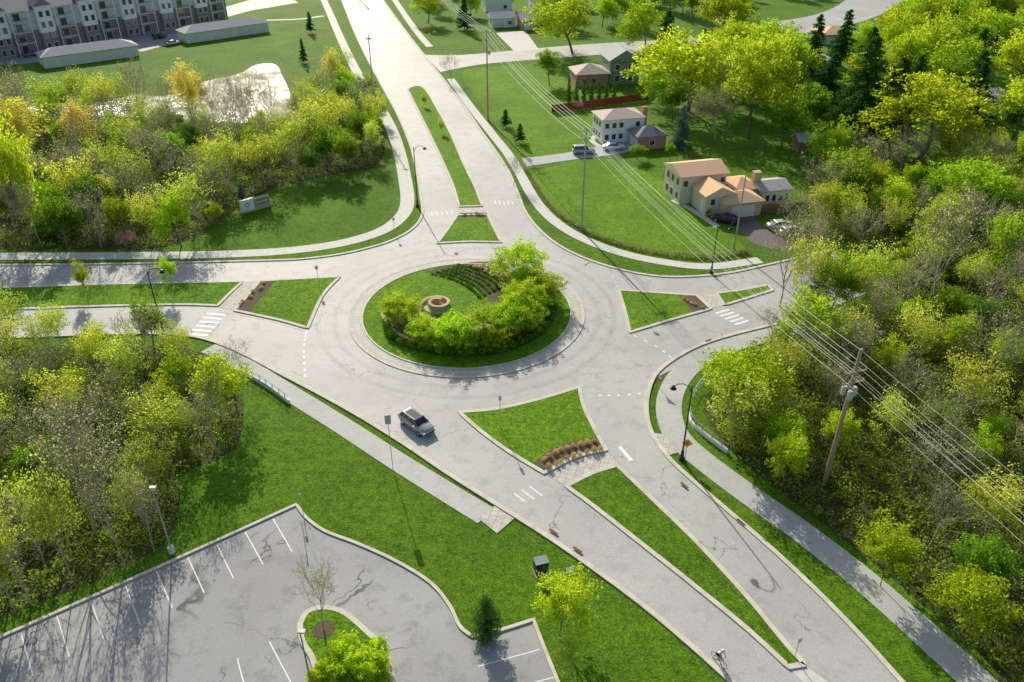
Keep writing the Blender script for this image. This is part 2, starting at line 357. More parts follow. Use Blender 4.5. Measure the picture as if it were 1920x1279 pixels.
line('footpath',[(1130,245),(1110,262),(1125,275)],1.2,.02,MT['conc'])
sheet('parking_lot',gp([(-300,150),(60,118),(270,96),(400,60),(340,50),(250,60),(0,92),(-300,120)]),.016,MT['lot'])
sheet('parking_lot',gp([(330,58),(470,20),(560,5),(520,-15),(400,20),(300,45)]),.020,MT['trail'])
line('footpath',[(500,38),(560,36),(607,30)],2,.02,MT['conc'])
PO=[(20,206),(80,194),(130,198),(200,186),(260,174),(300,178),(345,165),(385,150),(440,138),(470,122),(505,117),(528,122),(540,145),(553,172),(556,205),(540,228),(470,234),(360,230),(240,222),(120,220),(20,214),(20,206)]
sheet('pond',edges(PO,n=4),.014,MT['water'])
ribbon('pond_bank',edges(PO,n=4),2.6,.018,MT['mud'],closed=True)
def island(*el,m='grass',n=6,z=.135,nm='traffic_island'):
    p=edges(*el,n=n); sheet(nm,p,z,MT[m]); ribbon('kerb',p,KW,z+.02,MT['kerb'],closed=True,z0=0)
def patch(pts,m,z=.145,nm='planting_bed',n=4): return sheet(nm,edges(*pts,n=n) if isinstance(pts[0],list) else gp(pts),z,MT[m])
island([(764,168),(790,220),(812,265),(833,310),(850,350),(861,388)],[(861,388),(904,387)],[(904,387),(890,350),(868,305),(845,252),(820,205),(797,168),(780,162),(764,168)],m='lawn')
island([(820,457),(840,430),(858,404)],[(858,404),(914,403)],[(914,403),(926,428),(940,455)],[(940,455),(880,454),(820,457)],m='lawn')
patch([(857,409),(862,401),(912,400),(918,408)],'mulch'); sheet('crossing_path',gp([(861,391),(905,390),(914,402),(857,403)]),.05,MT['paver'])
island([(-400,545),(0,540),(200,534),(455,529)],[(455,529),(430,552),(408,574)],[(408,574),(330,572),(150,576),(0,581),(-400,588)],m='lawn')
island([(488,528),(560,524),(637,520)],[(637,520),(605,555),(577,616)],[(577,616),(520,600),(440,583)],[(440,583),(465,555),(488,528)],m='lawn')
patch([(441,582),(489,528),(518,527),(468,587)],'mulch'); sheet('crossing_path',gp([(410,577),(457,529),(487,528),(438,583)]),.05,MT['paver'])
island([(1160,545),(1220,549),(1306,555)],[(1306,555),(1333,580)],[(1333,580),(1260,600),(1181,624)],[(1181,624),(1172,585),(1160,545)],m='lawn')
patch([(1272,556),(1306,556),(1331,579),(1300,588)],'mulch'); sheet('crossing_path',gp([(1308,555),(1342,551),(1358,573),(1334,579)]),.05,MT['paver'])
island([(1343,551),(1390,545),(1440,535)],[(1440,535),(1448,545)],[(1448,545),(1410,557),(1358,573)],[(1358,573),(1343,551)],m='lawn')
island([(861,774),(930,768),(1010,750),(1086,727)],[(1086,727),(1095,765),(1118,812),(1136,845)],[(1136,845),(1080,858),(1020,888)],[(1020,888),(950,845),(900,808),(861,774)],m='lawn')
patch([[(996,874),(1030,846),(1070,831),(1118,822)],[(1118,822),(1136,846)],[(1136,846),(1070,864),(1020,888)]],'mulch')
sheet('crossing_path',edges([(1024,890),(1080,860),(1138,847)],[(1138,847),(1160,872)],[(1160,872),(1110,888),(1062,913)],n=4),.05,MT['paver'])
island([(1062,913),(1110,889),(1157,874)],[(1157,874),(1230,944),(1310,1022),(1400,1120),(1470,1205),(1508,1247)],[(1508,1247),(1478,1252)],[(1478,1252),(1400,1180),(1290,1090),(1180,1003),(1110,948),(1062,913)])
sheet('pavement',gp([(1478,1252),(1508,1247),(1560,1285),(1510,1285)]),.05,MT['conc'])
island([(655,-25),(672,-5),(692,18)],[(692,18),(664,-8),(648,-28)],m='grass',n=3)
RA,RB=15.9,14.2
a=circ(C,RA,128); b=circ(C,RB,128)
me=bpy.data.meshes.new('truck_apron'); me.from_pydata([(p.x,p.y,.10) for p in a]+[(p.x,p.y,.10) for p in b],[],[(i,(i+1)%128,128+(i+1)%128,128+i) for i in range(128)])
m,nt,o=newmat('apron_pavers'); co=coord(nt)
v_,ln=radius(nt,co)
sx=N(nt,'ShaderNodeSeparateXYZ'); nt.links.new(v_,sx.inputs[0])
at=math2(nt,'ARCTAN2',sx.outputs[1],sx.outputs[0]); mu=math2(nt,'MULTIPLY',at,15)
cb=N(nt,'ShaderNodeCombineXYZ'); nt.links.new(mu,cb.inputs[0]); nt.links.new(ln,cb.inputs[1])
br=N(nt,'ShaderNodeTexBrick'); br.offset=0; br.inputs['Scale'].default_value=1.1; br.inputs['Brick Width'].default_value=1; br.inputs['Row Height'].default_value=1; br.inputs['Mortar Size'].default_value=.03
for k,c in (('Color1',(.58,.56,.50)),('Color2',(.51,.49,.44)),('Mortar',(.36,.34,.30))): br.inputs[k].default_value=(*c,1)
nt.links.new(cb.outputs[0],br.inputs['Vector']); pbr(nt,o,br.outputs['Color'],.75,.3)
me.materials.append(m); o=bpy.data.objects.new('truck_apron',me); COL.objects.link(o); o['kind']='structure'
ribbon('kerb',circ(C,RA+.05,128),.3,.12,MT['kerb'],closed=True,z0=0); ribbon('kerb',circ(C,RB,128),.22,.2,MT['kerb'],closed=True,z0=0)
sheet('roundabout_island',circ(C,RB-.05,96),.15,MT['lawn'])
patch([[(795,512),(850,498),(920,492),(990,505),(1030,545),(1045,580)],[(1045,580),(1030,615),(980,648),(900,664),(820,660),(760,640),(730,608)],[(730,608),(745,590),(790,600),(850,600),(900,580),(915,560),(880,530),(840,518),(795,512)]],'mulch',.158)
patch([[(885,500),(930,496),(985,505),(1000,525)],[(1000,525),(960,530),(940,515),(885,500)]],'gravel',.162)
patch([[(790,604),(850,604),(900,586),(960,600)],[(960,600),(930,640),(850,648),(790,635),(775,618)]],'gravel',.162)
PL=[[(-400,1372),(0,1196),(280,1072),(556,947)],[(556,947),(575,972),(610,997),(670,1020),(740,1052),(805,1092),(842,1135),(862,1175),(885,1194)],[(885,1194),(940,1182),(1000,1163)],[(1000,1163),(1020,1215),(1050,1290),(1080,1370)]]
sheet('parking_lot',edges(*PL,[(1080,1370),(-400,1500)]),.020,MT['lot'])
ribbon('kerb',edges(*PL),.3,.15,MT['kerb'],z0=0)
for a_,b_ in [((40,1190),(62,1268)),((107,1155),(130,1232)),((170,1125),(195,1200)),((235,1097),(262,1170)),((293,1070),(323,1140)),((352,1045),(383,1112)),((407,1022),(438,1085)),((460,998),(493,1058)),((512,973),(548,1035)),((505,1203),(548,1285)),((445,1235),(462,1300)),((897,1250),(1012,1218)),((925,1300),(1040,1270))]:
    ribbon('parking_line',gp([a_,b_]),.10,.026,MT['white'])
island([(563,1172),(578,1148),(612,1141),(648,1152),(690,1188),(722,1222),(740,1300)],[(740,1300),(600,1300)],[(600,1300),(588,1240),(568,1205),(563,1172)],m='lawn')
sheet('planting_bed',circ(G(607,1182).xy,.9,20),.146,MT['mulch'])
def crosswalk(a,b,nb,L,w,dirp,m='wornwhite',z=.042):
    A=G(*a);B=G(*b); d=(G(dirp[0],dirp[1])-G(dirp[2],dirp[3])).normalized()
    mb=MB()
    for i in range(nb):
        c=A.lerp(B,(i+.5)/nb); n_=Vector((-d.y,d.x,0))
        q=[c+d*L/2+n_*w/2,c-d*L/2+n_*w/2,c-d*L/2-n_*w/2,c+d*L/2-n_*w/2]
        mb.add([(p.x,p.y,z) for p in q],[(0,1,2,3)])
    o=mb.build('crosswalk_marking',MT[m]); o['kind']='structure'
crosswalk((408,586),(368,632),6,2.7,.4,(300,590,420,600),'white')
crosswalk((1350,582),(1395,608),5,2.4,.4,(1200,650,1400,590),'white')
crosswalk((925,380),(965,382),5,1.8,.22,(930,350,950,400))
crosswalk((805,402),(852,398),5,1.8,.22,(800,350,815,400))
crosswalk((968,938),(1012,918),3,1.8,.28,(940,900,1000,945))
crosswalk((1160,860),(1185,842),1,2.5,.45,(1180,850,1150,815),'white')
def dashes(pts,n,w,L,m='wornwhite',z=.044):
    c=cr(gp(pts),10); mb=MB(); k=len(c)-1
    for i in range(n):
        p=c[int(k*(i+.5)/n)]; q=c[min(k,int(k*(i+.5)/n)+1)]; t=(q-p).normalized() if (q-p).length>0 else Vector((1,0)); nn=Vector((-t.y,t.x))
        q=[p+t*L/2+nn*w/2,p-t*L/2+nn*w/2,p-t*L/2-nn*w/2,p+t*L/2-nn*w/2]
        mb.add([(a_.x,a_.y,z) for a_ in q],[(0,1,2,3)])
    o=mb.build('lane_marking',MT[m]); o['kind']='structure'
dashes([(574,622),(570,660),(573,712)],9,.24,.55,'white'); dashes([(520,640),(545,625),(560,612)],4,.18,.4)
dashes([(640,478),(660,500),(648,518)],5,.15,.4)
dashes([(945,456),(1000,462),(1060,472)],6,.15,.4); dashes([(1130,500),(1150,520),(1158,540)],5,.15,.4)
dashes([(1185,628),(1230,650),(1260,672)],5,.2,.55,'white'); dashes([(1120,742),(1160,742),(1205,738)],5,.28,.35,'white')
line('lane_marking',[(410,586),(470,595),(530,609),(572,622)],.10,.043,MT['yellow'])
line('lane_marking',[(640,-60),(668,0),(700,60),(740,130),(764,160)],.12,.043,MT['yellow'])
line('lane_marking',[(660,-60),(690,0),(730,60),(775,130),(800,160)],.12,.043,MT['wornwhite'])
for i,(x,y,a_,b_) in enumerate([(1038,997,(1000,970),(1080,1025)),(1083,1031,(1000,970),(1080,1025)),(1283,910,(1250,880),(1320,940)),(1389,979,(1360,950),(1420,1000)),(1236,515,(1200,510),(1270,519)),(1328,638,(1300,650),(1350,630)),(420,490,(380,491),(440,490)),(1345,516,(1300,518),(1380,511))]):
    t=thing('storm_drain',['rusty kerb inlet left of the long south grass median, upper one','rusty kerb inlet left of the long south grass median, lower one','rusty kerb inlet beside the amber warning sign','rusty kerb inlet on the far side of the south-east lane','rusty kerb inlet on the kerb north-east of the roundabout','rusty kerb inlet at the top of the curved verge strip','rusty kerb inlet on the north kerb of the west road','rusty kerb inlet by the lamp on the east road'][i],'drain',G(x,y,.155),head(a_,b_),'rusty kerb inlets')
    MB().box(-.5,.5,-.13,.13,0,.03).build('inlet_frame',MT['rust'],t)
    g=MB()
    for k in range(6): g.box(-.42+k*.15,-.36+k*.15,-.09,.09,.03,.045)
    g.build('grate',MT['black'],t)
# ---------------------------------------------------------------- foliage
def leafmesh(name,cent,rad,npc,size,mat,flat=.8,tone_c=None,asp=.6,up=0):
    cent=np.array(cent,float); k=len(cent); rad=np.broadcast_to(np.array(rad,float),(k,))
    idx=np.repeat(np.arange(k),npc); n=len(idx)
    d=nr.normal(size=(n,3)); d/=np.linalg.norm(d,axis=1)[:,None]+1e-9
    r=rad[idx]*nr.uniform(.35,1,n)**.6
    p=cent[idx]+d*r[:,None]*np.array([1,1,flat])
    u=nr.normal(size=(n,3)); 
    if up: u[:,2]+=up*np.sign(u[:,2]+1e-6)*2
    u/=np.linalg.norm(u,axis=1)[:,None]; v=np.cross(u,nr.normal(size=(n,3))); v/=np.linalg.norm(v,axis=1)[:,None]
    s=size*nr.uniform(.6,1.3,n)[:,None]/2
    V=np.stack([p-u*s,p+v*s*asp,p+u*s,p-v*s*asp],1).reshape(-1,3)
    me=bpy.data.meshes.new(name); me.vertices.add(4*n); me.vertices.foreach_set('co',V.ravel())
    me.loops.add(4*n); me.loops.foreach_set('vertex_index',np.arange(4*n,dtype=np.int32))
    me.polygons.add(n); me.polygons.foreach_set('loop_start',np.arange(0,4*n,4,dtype=np.int32))
    me.update(calc_edges=True)
    tc=nr.uniform(0,1,k) if tone_c is None else np.array(tone_c)
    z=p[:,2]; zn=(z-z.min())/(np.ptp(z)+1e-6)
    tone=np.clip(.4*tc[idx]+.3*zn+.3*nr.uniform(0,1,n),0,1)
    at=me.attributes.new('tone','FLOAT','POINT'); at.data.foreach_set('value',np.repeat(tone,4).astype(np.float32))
    me.materials.append(mat); return me
def grow(mb,p,d,L,r,lev,mx,tips,rg,spread,ks,up):
    pts=[p];rs=[r];q=p;dd=d;ns=3
    for i in range(ns):
        dd=(dd+Vector((rg.gauss(0,.13),rg.gauss(0,.13),rg.gauss(0,.08)+up))).normalized()
        q=q+dd*(L/ns); pts.append(q); rs.append(max(.02,r*(1-.55*(i+1)/ns)))
    mb.tube(pts,rs,6 if lev==0 else (4 if lev==1 else 3),cap=False)
    if lev>=2: tips+= [(tuple(pts[2]),lev),(tuple(pts[3]),lev)]
    elif lev==1: tips.append((tuple(pts[3]),lev))
    if lev<mx:
        k=ks[lev]; a0=rg.uniform(0,6.28)
        for j in range(k):
            t=(.35+.65*(j+1)/k)*ns; i=min(int(t),ns-1); f=t-i; pp=pts[i].lerp(pts[i+1],f)
            a=a0+j*2.4+rg.uniform(-.3,.3); sp=spread*rg.uniform(.75,1.2)
            e=Vector((1,0,0)) if abs(dd.x)<.8 else Vector((0,1,0))
            s1=dd.cross(e).normalized(); s2=dd.cross(s1)
            nd=(dd*math.cos(sp)+(s1*math.cos(a)+s2*math.sin(a))*math.sin(sp)).normalized()
            grow(mb,pp,nd,L*rg.uniform(.55,.75),max(.02,rs[i]*.55),lev+1,mx,tips,rg,spread,ks,up)
def mk_tree(kind,seed,W=.8,mx=3,ks=(7,4,3,3),spread=.75,up=.05,cr_=.75,npc=26,ls=.34,lm='maple',bark='bark',trunkf=.42,r0=.16,prune=1.0):
    rg=random.Random(seed); mb=MB(); tips=[]
    grow(mb,Vector((0,0,0)),Vector((0,0,1)),10*trunkf,r0,0,mx,tips,rg,spread,ks,up)
    T=np.array([t[0] for t in tips]); hz=np.percentile(T[:,2],97); wx=np.percentile(np.hypot(T[:,0],T[:,1]),92)
    sz=9.5/hz; sx=(W*5)/wx
    mb.v=[(x*sx,y*sx,z*sz) for x,y,z in mb.v]; T=T*np.array([sx,sx,sz])
    if prune<1: T=T[nr.uniform(size=len(T))<prune]
    me1=bpy.data.meshes.new(kind+'_trunk'); me1.from_pydata(mb.v,[],mb.f); me1.materials.append(MT[bark])
    rad=nr.uniform(.6,1.3,len(T))*cr_
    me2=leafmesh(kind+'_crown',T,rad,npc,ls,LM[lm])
    return me1,me2
def mk_conifer(kind,seed,W=.45,lm='pine',n=150,ls=.34,npl=14,z0=.08,bark='bark',droop=-.25,irr=.25):
    rg=random.Random(seed); mb=MB(); mb.tube([(0,0,0),(0,0,5),(0,0,9.9)],[.16,.1,.03],6)
    cen=[];
    for i in range(n):
        f=(i+.5)/n; z=10*(z0+(1-z0)*f); L=5*W*(1-f)**.75*rg.uniform(1-irr,1+irr)+.15; a=rg.uniform(0,6.28)
        e=Vector((math.cos(a)*L,math.sin(a)*L,z+L*droop)); s=Vector((0,0,z))
        mb.tube([s,e],[.03,.012],3,cap=False)
        m=max(2,int(L/.35))
        for j in range(m):
            cen.append(tuple(s.lerp(e,(j+1)/m)))
    me1=bpy.data.meshes.new(kind+'_trunk'); me1.from_pydata(mb.v,[],mb.f); me1.materials.append(MT[bark])
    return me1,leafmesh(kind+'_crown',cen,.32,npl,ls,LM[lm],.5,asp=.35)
PR={}
PR['maple']=[mk_tree('maple',s,.95,3,(8,5,3),.8,.03,.8,24,.33) for s in (1,2,3)]
PR['green']=[mk_tree('green',s,.7,3,(8,4,3),.7,.06,.75,24,.32,'green') for s in (4,5)]
PR['sparse']=[mk_tree('sparse',s,.62,3,(9,4,3),.65,.07,.7,10,.26,'sparse','greybark',.62,.13) for s in (6,7,8)]
PR['young']=[mk_tree('young',s,.64,3,(9,4,3),.7,.07,.7,20,.29,'maple','bark',.55,.10) for s in (16,17,18)]
PR['bare']=[mk_tree('bare',s,.66,4,(8,4,3,3),.55,.08,.45,2,.18,'bud','greybark',.58,.16,.5) for s in (9,10,11)]
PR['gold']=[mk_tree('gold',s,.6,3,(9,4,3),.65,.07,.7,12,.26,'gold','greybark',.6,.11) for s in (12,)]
PR['redleaf']=[mk_tree('redleaf',13,.85,4,(8,4,3,2),.75,.04,.6,4,.26,'redleaf','greybark',.45,.14)]
PR['pink']=[mk_tree('pink',14,.9,3,(7,4,3),.8,.04,.7,18,.3,'pink','bark',.4,.1)]
PR['island']=[mk_tree('island',s,1.2,3,(9,5,3),1.0,-.02,1.0,36,.36,'island','bark',.3,.12) for s in (21,22)]
PR['pine']=[mk_conifer('pine',1,.55,'pine',130,.4,14,.18,irr=.4),mk_conifer('pine',2,.5,'pine',140,.4,14,.12,irr=.35)]
PR['spruce']=[mk_conifer('spruce',3,.5,'spruce',170,.34,14,.03)]
PR['cypress']=[mk_conifer('cypress',4,.34,'cypress',170,.3,18,.01,droop=.35)]
PR['shrub']=[mk_tree('shrub',s,1.1,3,(9,4,3),1.0,.03,1.1,30,.5,'green','bark',.25,.08) for s in (31,)]
PR['bush']=[mk_tree('bush',s,1.1,3,(9,4,3),1.0,.03,1.0,26,.6,'island','bark',.25,.08) for s in (33,)]
NAME={'maple':'maple_tree','green':'leafy_tree','sparse':'budding_tree','young':'young_tree','bare':'bare_tree','gold':'sun_gold_tree','redleaf':'russet_tree','pink':'blossom_tree','island':'ornamental_tree','pine':'pine_tree','spruce':'spruce_tree','cypress':'cypress_tree','shrub':'shrub','bush':'shrub'}
CNT={}
def place(kind,loc,h,w=None,label='',group=None,var=None,cat=None):
    sh=kind in('shrub','bush')
    if cat is None: cat='shrub' if sh else 'tree'
    v=PR[kind][(var if var is not None else rng.randrange(99))%len(PR[kind])]
    e=thing(NAME[kind],label,cat,loc,rng.uniform(0,6.28),group)
    s=h/10; ws=(w if w else s); e.scale=(ws,ws,s)
    for nm,me in (('stem' if sh else 'trunk',v[0]),('foliage' if sh else 'crown',v[1])):
        o=bpy.data.objects.new(nm,me); COL.objects.link(o); o.parent=e
    CNT[kind]=CNT.get(kind,0)+1
    return e
def ptree(kind,bx,by,ty,wpx,label,group=None,z=0,var=None):
    h=max(.8,ztop((bx,by),ty)); wm=wpx*mpp(bx,by)
    base={'maple':9.5,'green':7.6,'sparse':6.8,'young':6.6,'bare':7.2,'gold':6.8,'redleaf':8.8,'pink':9.5,'island':12,'pine':5.6,'spruce':5.2,'cypress':3.4,'shrub':12,'bush':12}[kind]
    g=G(bx,by); return place(kind,(g.x,g.y,z),h,wm/base,label,group,var)
def inpoly(p,poly):
    c=False;j=len(poly)-1
    for i in range(len(poly)):
        a=poly[i];b=poly[j]
        if (a.y>p[1])!=(b.y>p[1]) and p[0]<(b.x-a.x)*(p[1]-a.y)/(b.y-a.y)+a.x: c=not c
        j=i
    return c
PLACED=[]
def visible(x,y,z):
    f=y*cP+(H-z)*sP; u=y*sP-(H-z)*cP
    px=960+x/f*F; py=639.5-u/f*F
    return -60<px<1980 and -40<py<1400
def scatter(poly,sp,kinds,hr,marks,where,nmax=400,tries=6000,ws=(.85,1.2),excl=None):
    pg=gp(poly); xs=[p.x for p in pg]; ys=[p.y for p in pg]; n=0
    ex=[gp(e) for e in (excl or [])]
    for _ in range(tries):
        x=rng.uniform(min(xs),max(xs)); y=rng.uniform(min(ys),max(ys))
        if not inpoly((x,y),pg) or any(inpoly((x,y),e) for e in ex): continue
        if not (visible(x,y,0) or visible(x,y,8)): continue
        if any((x-a)**2+(y-b)**2<(sp*.5*(q+1))**2 for a,b,q in PLACED): continue
        k=rng.choices([a for a,_ in kinds],[b for _,b in kinds])[0]
        h=rng.uniform(*hr)*{'bare':1.12,'shrub':.3,'young':.72,'green':.82}.get(k,1)
        s=h/10*rng.uniform(*ws)
        if k=='shrub': s*=2.2
        mk=min(marks,key=lambda m_:(G(m_[0],m_[1])-Vector((x,y,0))).length)
        look={'maple':'bright yellow-green leafy tree','green':'mid-green leafy tree','sparse':'slender pale-leaved tree','young':'low dense yellow-green tree','bare':'leafless grey-branched tree','gold':'sun-tinted golden budding tree','redleaf':'russet-leaved tree','pine':'dark green pine','shrub':'rounded green shrub','spruce':'blue-green spruce'}[k]
        lab=f'{look} {where} {mk[2]}'
        place(k,(x,y,0),h,s,lab,lab.replace('tree','trees',1)); PLACED.append((x,y,1.0)); n+=1
        if n>=nmax: break
    print('scatter',where,n)
TL=[
('island',968,530,465,98,'roundest ornamental tree at the top of the roundabout planting'),
('island',1004,566,512,88,'ornamental tree nearest the right rim of the roundabout island'),
('island',975,590,534,90,'ornamental tree in the curved clump just left of the rightmost one'),
('island',990,615,566,84,'ornamental tree low in the right half of the roundabout clump'),
('island',942,624,574,90,'ornamental tree in the middle of the roundabout clump'),
('island',902,642,592,90,'ornamental tree at the lower middle of the roundabout clump'),
('island',858,648,598,88,'ornamental tree right of the lowest left one in the clump'),
('island',812,646,602,84,'ornamental tree below the stone spiral'),
('island',758,608,560,78,'ornamental tree left of the stone spiral'),
('bush',925,648,612,70,'low lime shrub between the lower middle trees of the roundabout clump'),
('bush',965,632,592,70,'low lime shrub under the right trees of the roundabout clump'),
('bush',878,656,620,66,'low lime shrub at the lowest point of the roundabout clump'),
('bush',835,655,618,64,'low lime shrub under the tree below the stone spiral'),
('bush',1005,596,556,66,'low lime shrub under the rightmost ornamental tree'),
('bush',985,552,512,60,'low lime shrub between the two upper ornamental trees'),
('bush',785,636,606,50,'low lime shrub at the left end of the curved clump'),
('young',735,602,564,40,'small pale tree at the left tip of the roundabout bed'),
('young',165,556,488,30,'small yellow-green street tree on the left of the west median'),
('young',328,552,483,32,'small yellow-green street tree on the right of the west median'),
('bare',963,348,292,48,'bare street tree beside the north-east pavement'),
('bare',846,152,98,50,'bare street tree by the side street corner'),
('bare',608,1185,1056,95,'spindly nearly leafless tree on the car park island'),
('maple',1050,1196,1090,104,'bright leafy tree beside the car park corner'),
('cypress',913,1188,1122,54,'dark round evergreen at the car park kerb'),
('sparse',1072,1262,1190,70,'pale shrubby tree at the bottom of the car park edge'),
('bush',645,1262,1220,95,'widest low lime-green shrub on the car park island'),
('bush',700,1245,1208,60,'low lime-green shrub by the right kerb of the car park island'),
('bush',610,1285,1255,60,'low lime-green shrub at the bottom left of the car park island'),
('bush',715,1285,1242,70,'low lime-green shrub at the bottom right of the car park island'),
('spruce',1274,277,198,42,'blue spruce between the white house and the tan house'),
('maple',1074,102,-12,135,'broad tree in front of the side street at the top'),
('green',1030,160,95,60,'tree in the garden behind the cypress row'),
('maple',1290,208,62,190,'huge yellow-green tree behind the white house'),
('maple',1402,262,72,130,'tall yellow-green tree on a bare trunk behind the tan house'),
('redleaf',1340,262,162,100,'russet tree behind the tan house'),
('maple',1345,90,-20,110,'yellow-green tree by the side street at top'),
('maple',1210,90,5,90,'rounded yellow-green tree above the green house'),
('pine',1245,120,20,60,'dark pine behind the green house'),
('maple',1235,190,120,70,'yellow-green tree between the green house and the white house'),
('green',1260,230,160,60,'green tree just behind the white house'),
('maple',1360,200,110,90,'yellow-green tree behind the russet tree'),
('green',1465,275,190,80,'green tree behind the tan house annex'),
('pine',1600,262,70,110,'tallest dark pine in the right hand gardens'),
('pine',1655,285,110,90,'dark pine right of the tallest one'),
('pine',1545,210,100,70,'dark pine left of the tallest one'),
('maple',1722,300,150,200,'broad bright tree in the right gardens'),
('maple',1790,175,72,150,'bright tree above the broad one in the right gardens'),
('maple',1840,110,20,120,'bright tree near the top right corner'),
('maple',1900,175,60,110,'bright tree at the right edge near the top'),
('maple',1450,210,120,100,'yellow-green tree in the gardens left of the pines'),
('maple',1505,160,92,80,'yellow-green tree beside the grey house left of the curved street'),
('maple',1620,190,100,100,'yellow-green tree behind the tallest pine'),
('green',1510,235,160,80,'green tree beside the garden shed'),
('green',1585,385,280,110,'green tree at the edge of the right wood by the lawn'),
('maple',1560,330,235,90,'yellow-green tree right of the garden shed'),
('redleaf',1850,340,255,130,'russet budding tree on the right, below the bright garden trees'),
('maple',1815,410,310,130,'yellow tree in the right wood at its upper edge'),
('bare',1745,590,352,150,'large gnarled bare tree in the right wood'),
('maple',1855,530,405,130,'yellow-green tree right of the gnarled bare tree'),
('bare',1462,575,405,105,'pale bare tree at the end of the east road'),
('sparse',1500,600,440,90,'airy tree in front of the east road end'),
('green',1555,600,480,80,'green tree screening the east road end'),
('young',1600,590,490,80,'yellow-green tree screening the east road end'),
('bare',1440,660,570,80,'bare tree by the east crossing'),
('bare',1520,510,385,80,'bare tree behind the east road end'),
('pine',1530,580,470,50,'dark narrow evergreen beside the east road'),
('bare',1610,480,385,90,'bare tree in the upper right wood'),
('young',1420,790,690,120,'bushy bright tree beside the right railing'),
('spruce',1570,640,585,60,'pale blue-green young tree in the right wood'),
('young',1650,1100,1000,110,'bushy green tree nearest the south-east path'),
('young',1455,860,780,90,'bushy green tree left of the timber utility pole'),
('young',1790,1190,1070,130,'bushy green tree by the lower end of the south-east path'),
('bare',1730,880,700,120,'bare tree right of the timber utility pole'),
('bare',1820,760,560,150,'bare grey tree near the right edge'),
('maple',340,462,368,72,'dense bright tree at the front edge of the left wood'),
('green',128,466,370,84,'green rounded tree at the front of the left wood'),
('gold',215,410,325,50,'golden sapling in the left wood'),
('pink',243,466,434,38,'small pink blossoming tree at the front of the left wood'),
('young',410,425,380,32,'small conical tree by the stone sign'),
('spruce',455,375,345,22,'small blue spruce behind the sign'),
('green',655,325,250,58,'green tree near the right corner of the left wood'),
('green',582,338,280,46,'green tree behind the lawn of the sign'),
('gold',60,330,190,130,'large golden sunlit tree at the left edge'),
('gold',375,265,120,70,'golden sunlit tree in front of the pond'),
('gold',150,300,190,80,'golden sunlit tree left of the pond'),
('bare',265,240,110,80,'tall bare tree left of the pond'),
('bare',440,250,140,60,'bare tree screening the middle of the pond'),('bare',490,252,130,55,'bare tree screening the bright end of the pond'),('bare',520,258,150,50,'thin bare tree at the right end of the pond'),('bare',320,248,140,60,'thin bare tree screening the left of the pond'),('sparse',205,245,140,60,'pale-leaved tree at the left end of the pond'),('bare',405,255,135,55,'bare tree left of the middle of the pond'),('bare',465,262,160,50,'short bare tree before the pond'),
('maple',40,445,225,100,'tall yellow tree at the left edge of the left wood'),
('bare',80,463,340,70,'bare tree at the front left of the left wood, left one'),('bare',190,464,345,70,'bare tree at the front left of the left wood, right one'),('sparse',285,463,360,60,'airy tree right of the pink blossoming tree'),
('pine',570,118,72,16,'small dark evergreen on the lawn left of the north road'),
('pine',583,62,22,16,'smaller dark evergreen on the lawn at top'),
('pine',20,80,40,24,'dark evergreen beside the apartments at far left'),
('pine',138,68,28,22,'dark evergreen in front of the apartment balconies'),
('pine',242,50,15,20,'dark evergreen near the right half of the apartments'),
('bare',180,1010,760,190,'old bare tree with crooked trunk in the lower left wood'),
('bare',60,1135,900,140,'bare tree casting its shadow over the left of the car park'),
('sparse',140,1098,880,110,'airy tree beside the car park kerb, left one'),
('bare',235,1062,830,120,'bare tree beside the car park kerb'),
('bare',290,1035,880,90,'bare tree just left of the car park lamp'),
('sparse',30,1150,950,110,'airy tree beside the car park kerb, at the left edge'),
('bare',1890,960,740,150,'bare tree at the right edge beyond the power lines'),
('young',415,790,680,100,'bushy bright tree by the left railing'),
('maple',20,1120,970,100,'bright green tree at the left edge above the car park'),
('pine',948,238,205,22,'small evergreen on the verge lawn, upper one'),('pine',975,268,232,22,'small evergreen on the verge lawn, lower one'),
('pink',1083,208,190,22,'small pink tree by the red fence'),
('green',1195,300,272,34,'small round tree in front of the white house'),
('green',1255,300,268,24,'small tree right of the white house garage'),
('young',828,250,222,14,'small sapling low on the north median'),('young',795,200,176,12,'small sapling high on the north median'),
]
for t in TL:
    o=ptree(*t[:6]); g=o.location
    PLACED.append((g.x,g.y,t[4]*mpp(t[1],t[2])/8))
for i,x in enumerate(range(1066,1152,14)):
    ptree('cypress',x,192-i*.5,146+(i*5)%7,11,'dark cone cypress in the garden row before the red fence','cypresses in the garden row')
for i in range(5):
    ptree('shrub',1292+i*12,376+i*9,364+i*9,12,'small clipped shrub along the front of the tan house','shrubs along the tan house')
MNW=[(500,235,'by the pond'),(250,230,'at the far left end of the pond'),(60,300,'by the left edge'),(60,440,'in the front left corner'),(330,380,'left of the stone sign'),(480,330,'behind the stone sign'),(640,260,'beside the north road pavement'),(240,430,'near the pink blossoming tree')]
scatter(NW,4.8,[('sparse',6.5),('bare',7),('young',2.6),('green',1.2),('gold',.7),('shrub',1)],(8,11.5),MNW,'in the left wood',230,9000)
MSW=[(60,700,'at the upper left'),(330,690,'below the west road'),(420,760,'by the left railing'),(100,850,'in its middle'),(330,860,'beside the open slope'),(100,1050,'above the car park'),(280,1000,'near the car park lamp')]
scatter(SW,4.0,[('sparse',5.5),('bare',7),('young',3.5),('green',1.2),('shrub',1.3)],(6,8.6),MSW,'in the lower left wood',120,6000,excl=[[(300,640),(470,680),(480,740),(380,700),(290,665)]])
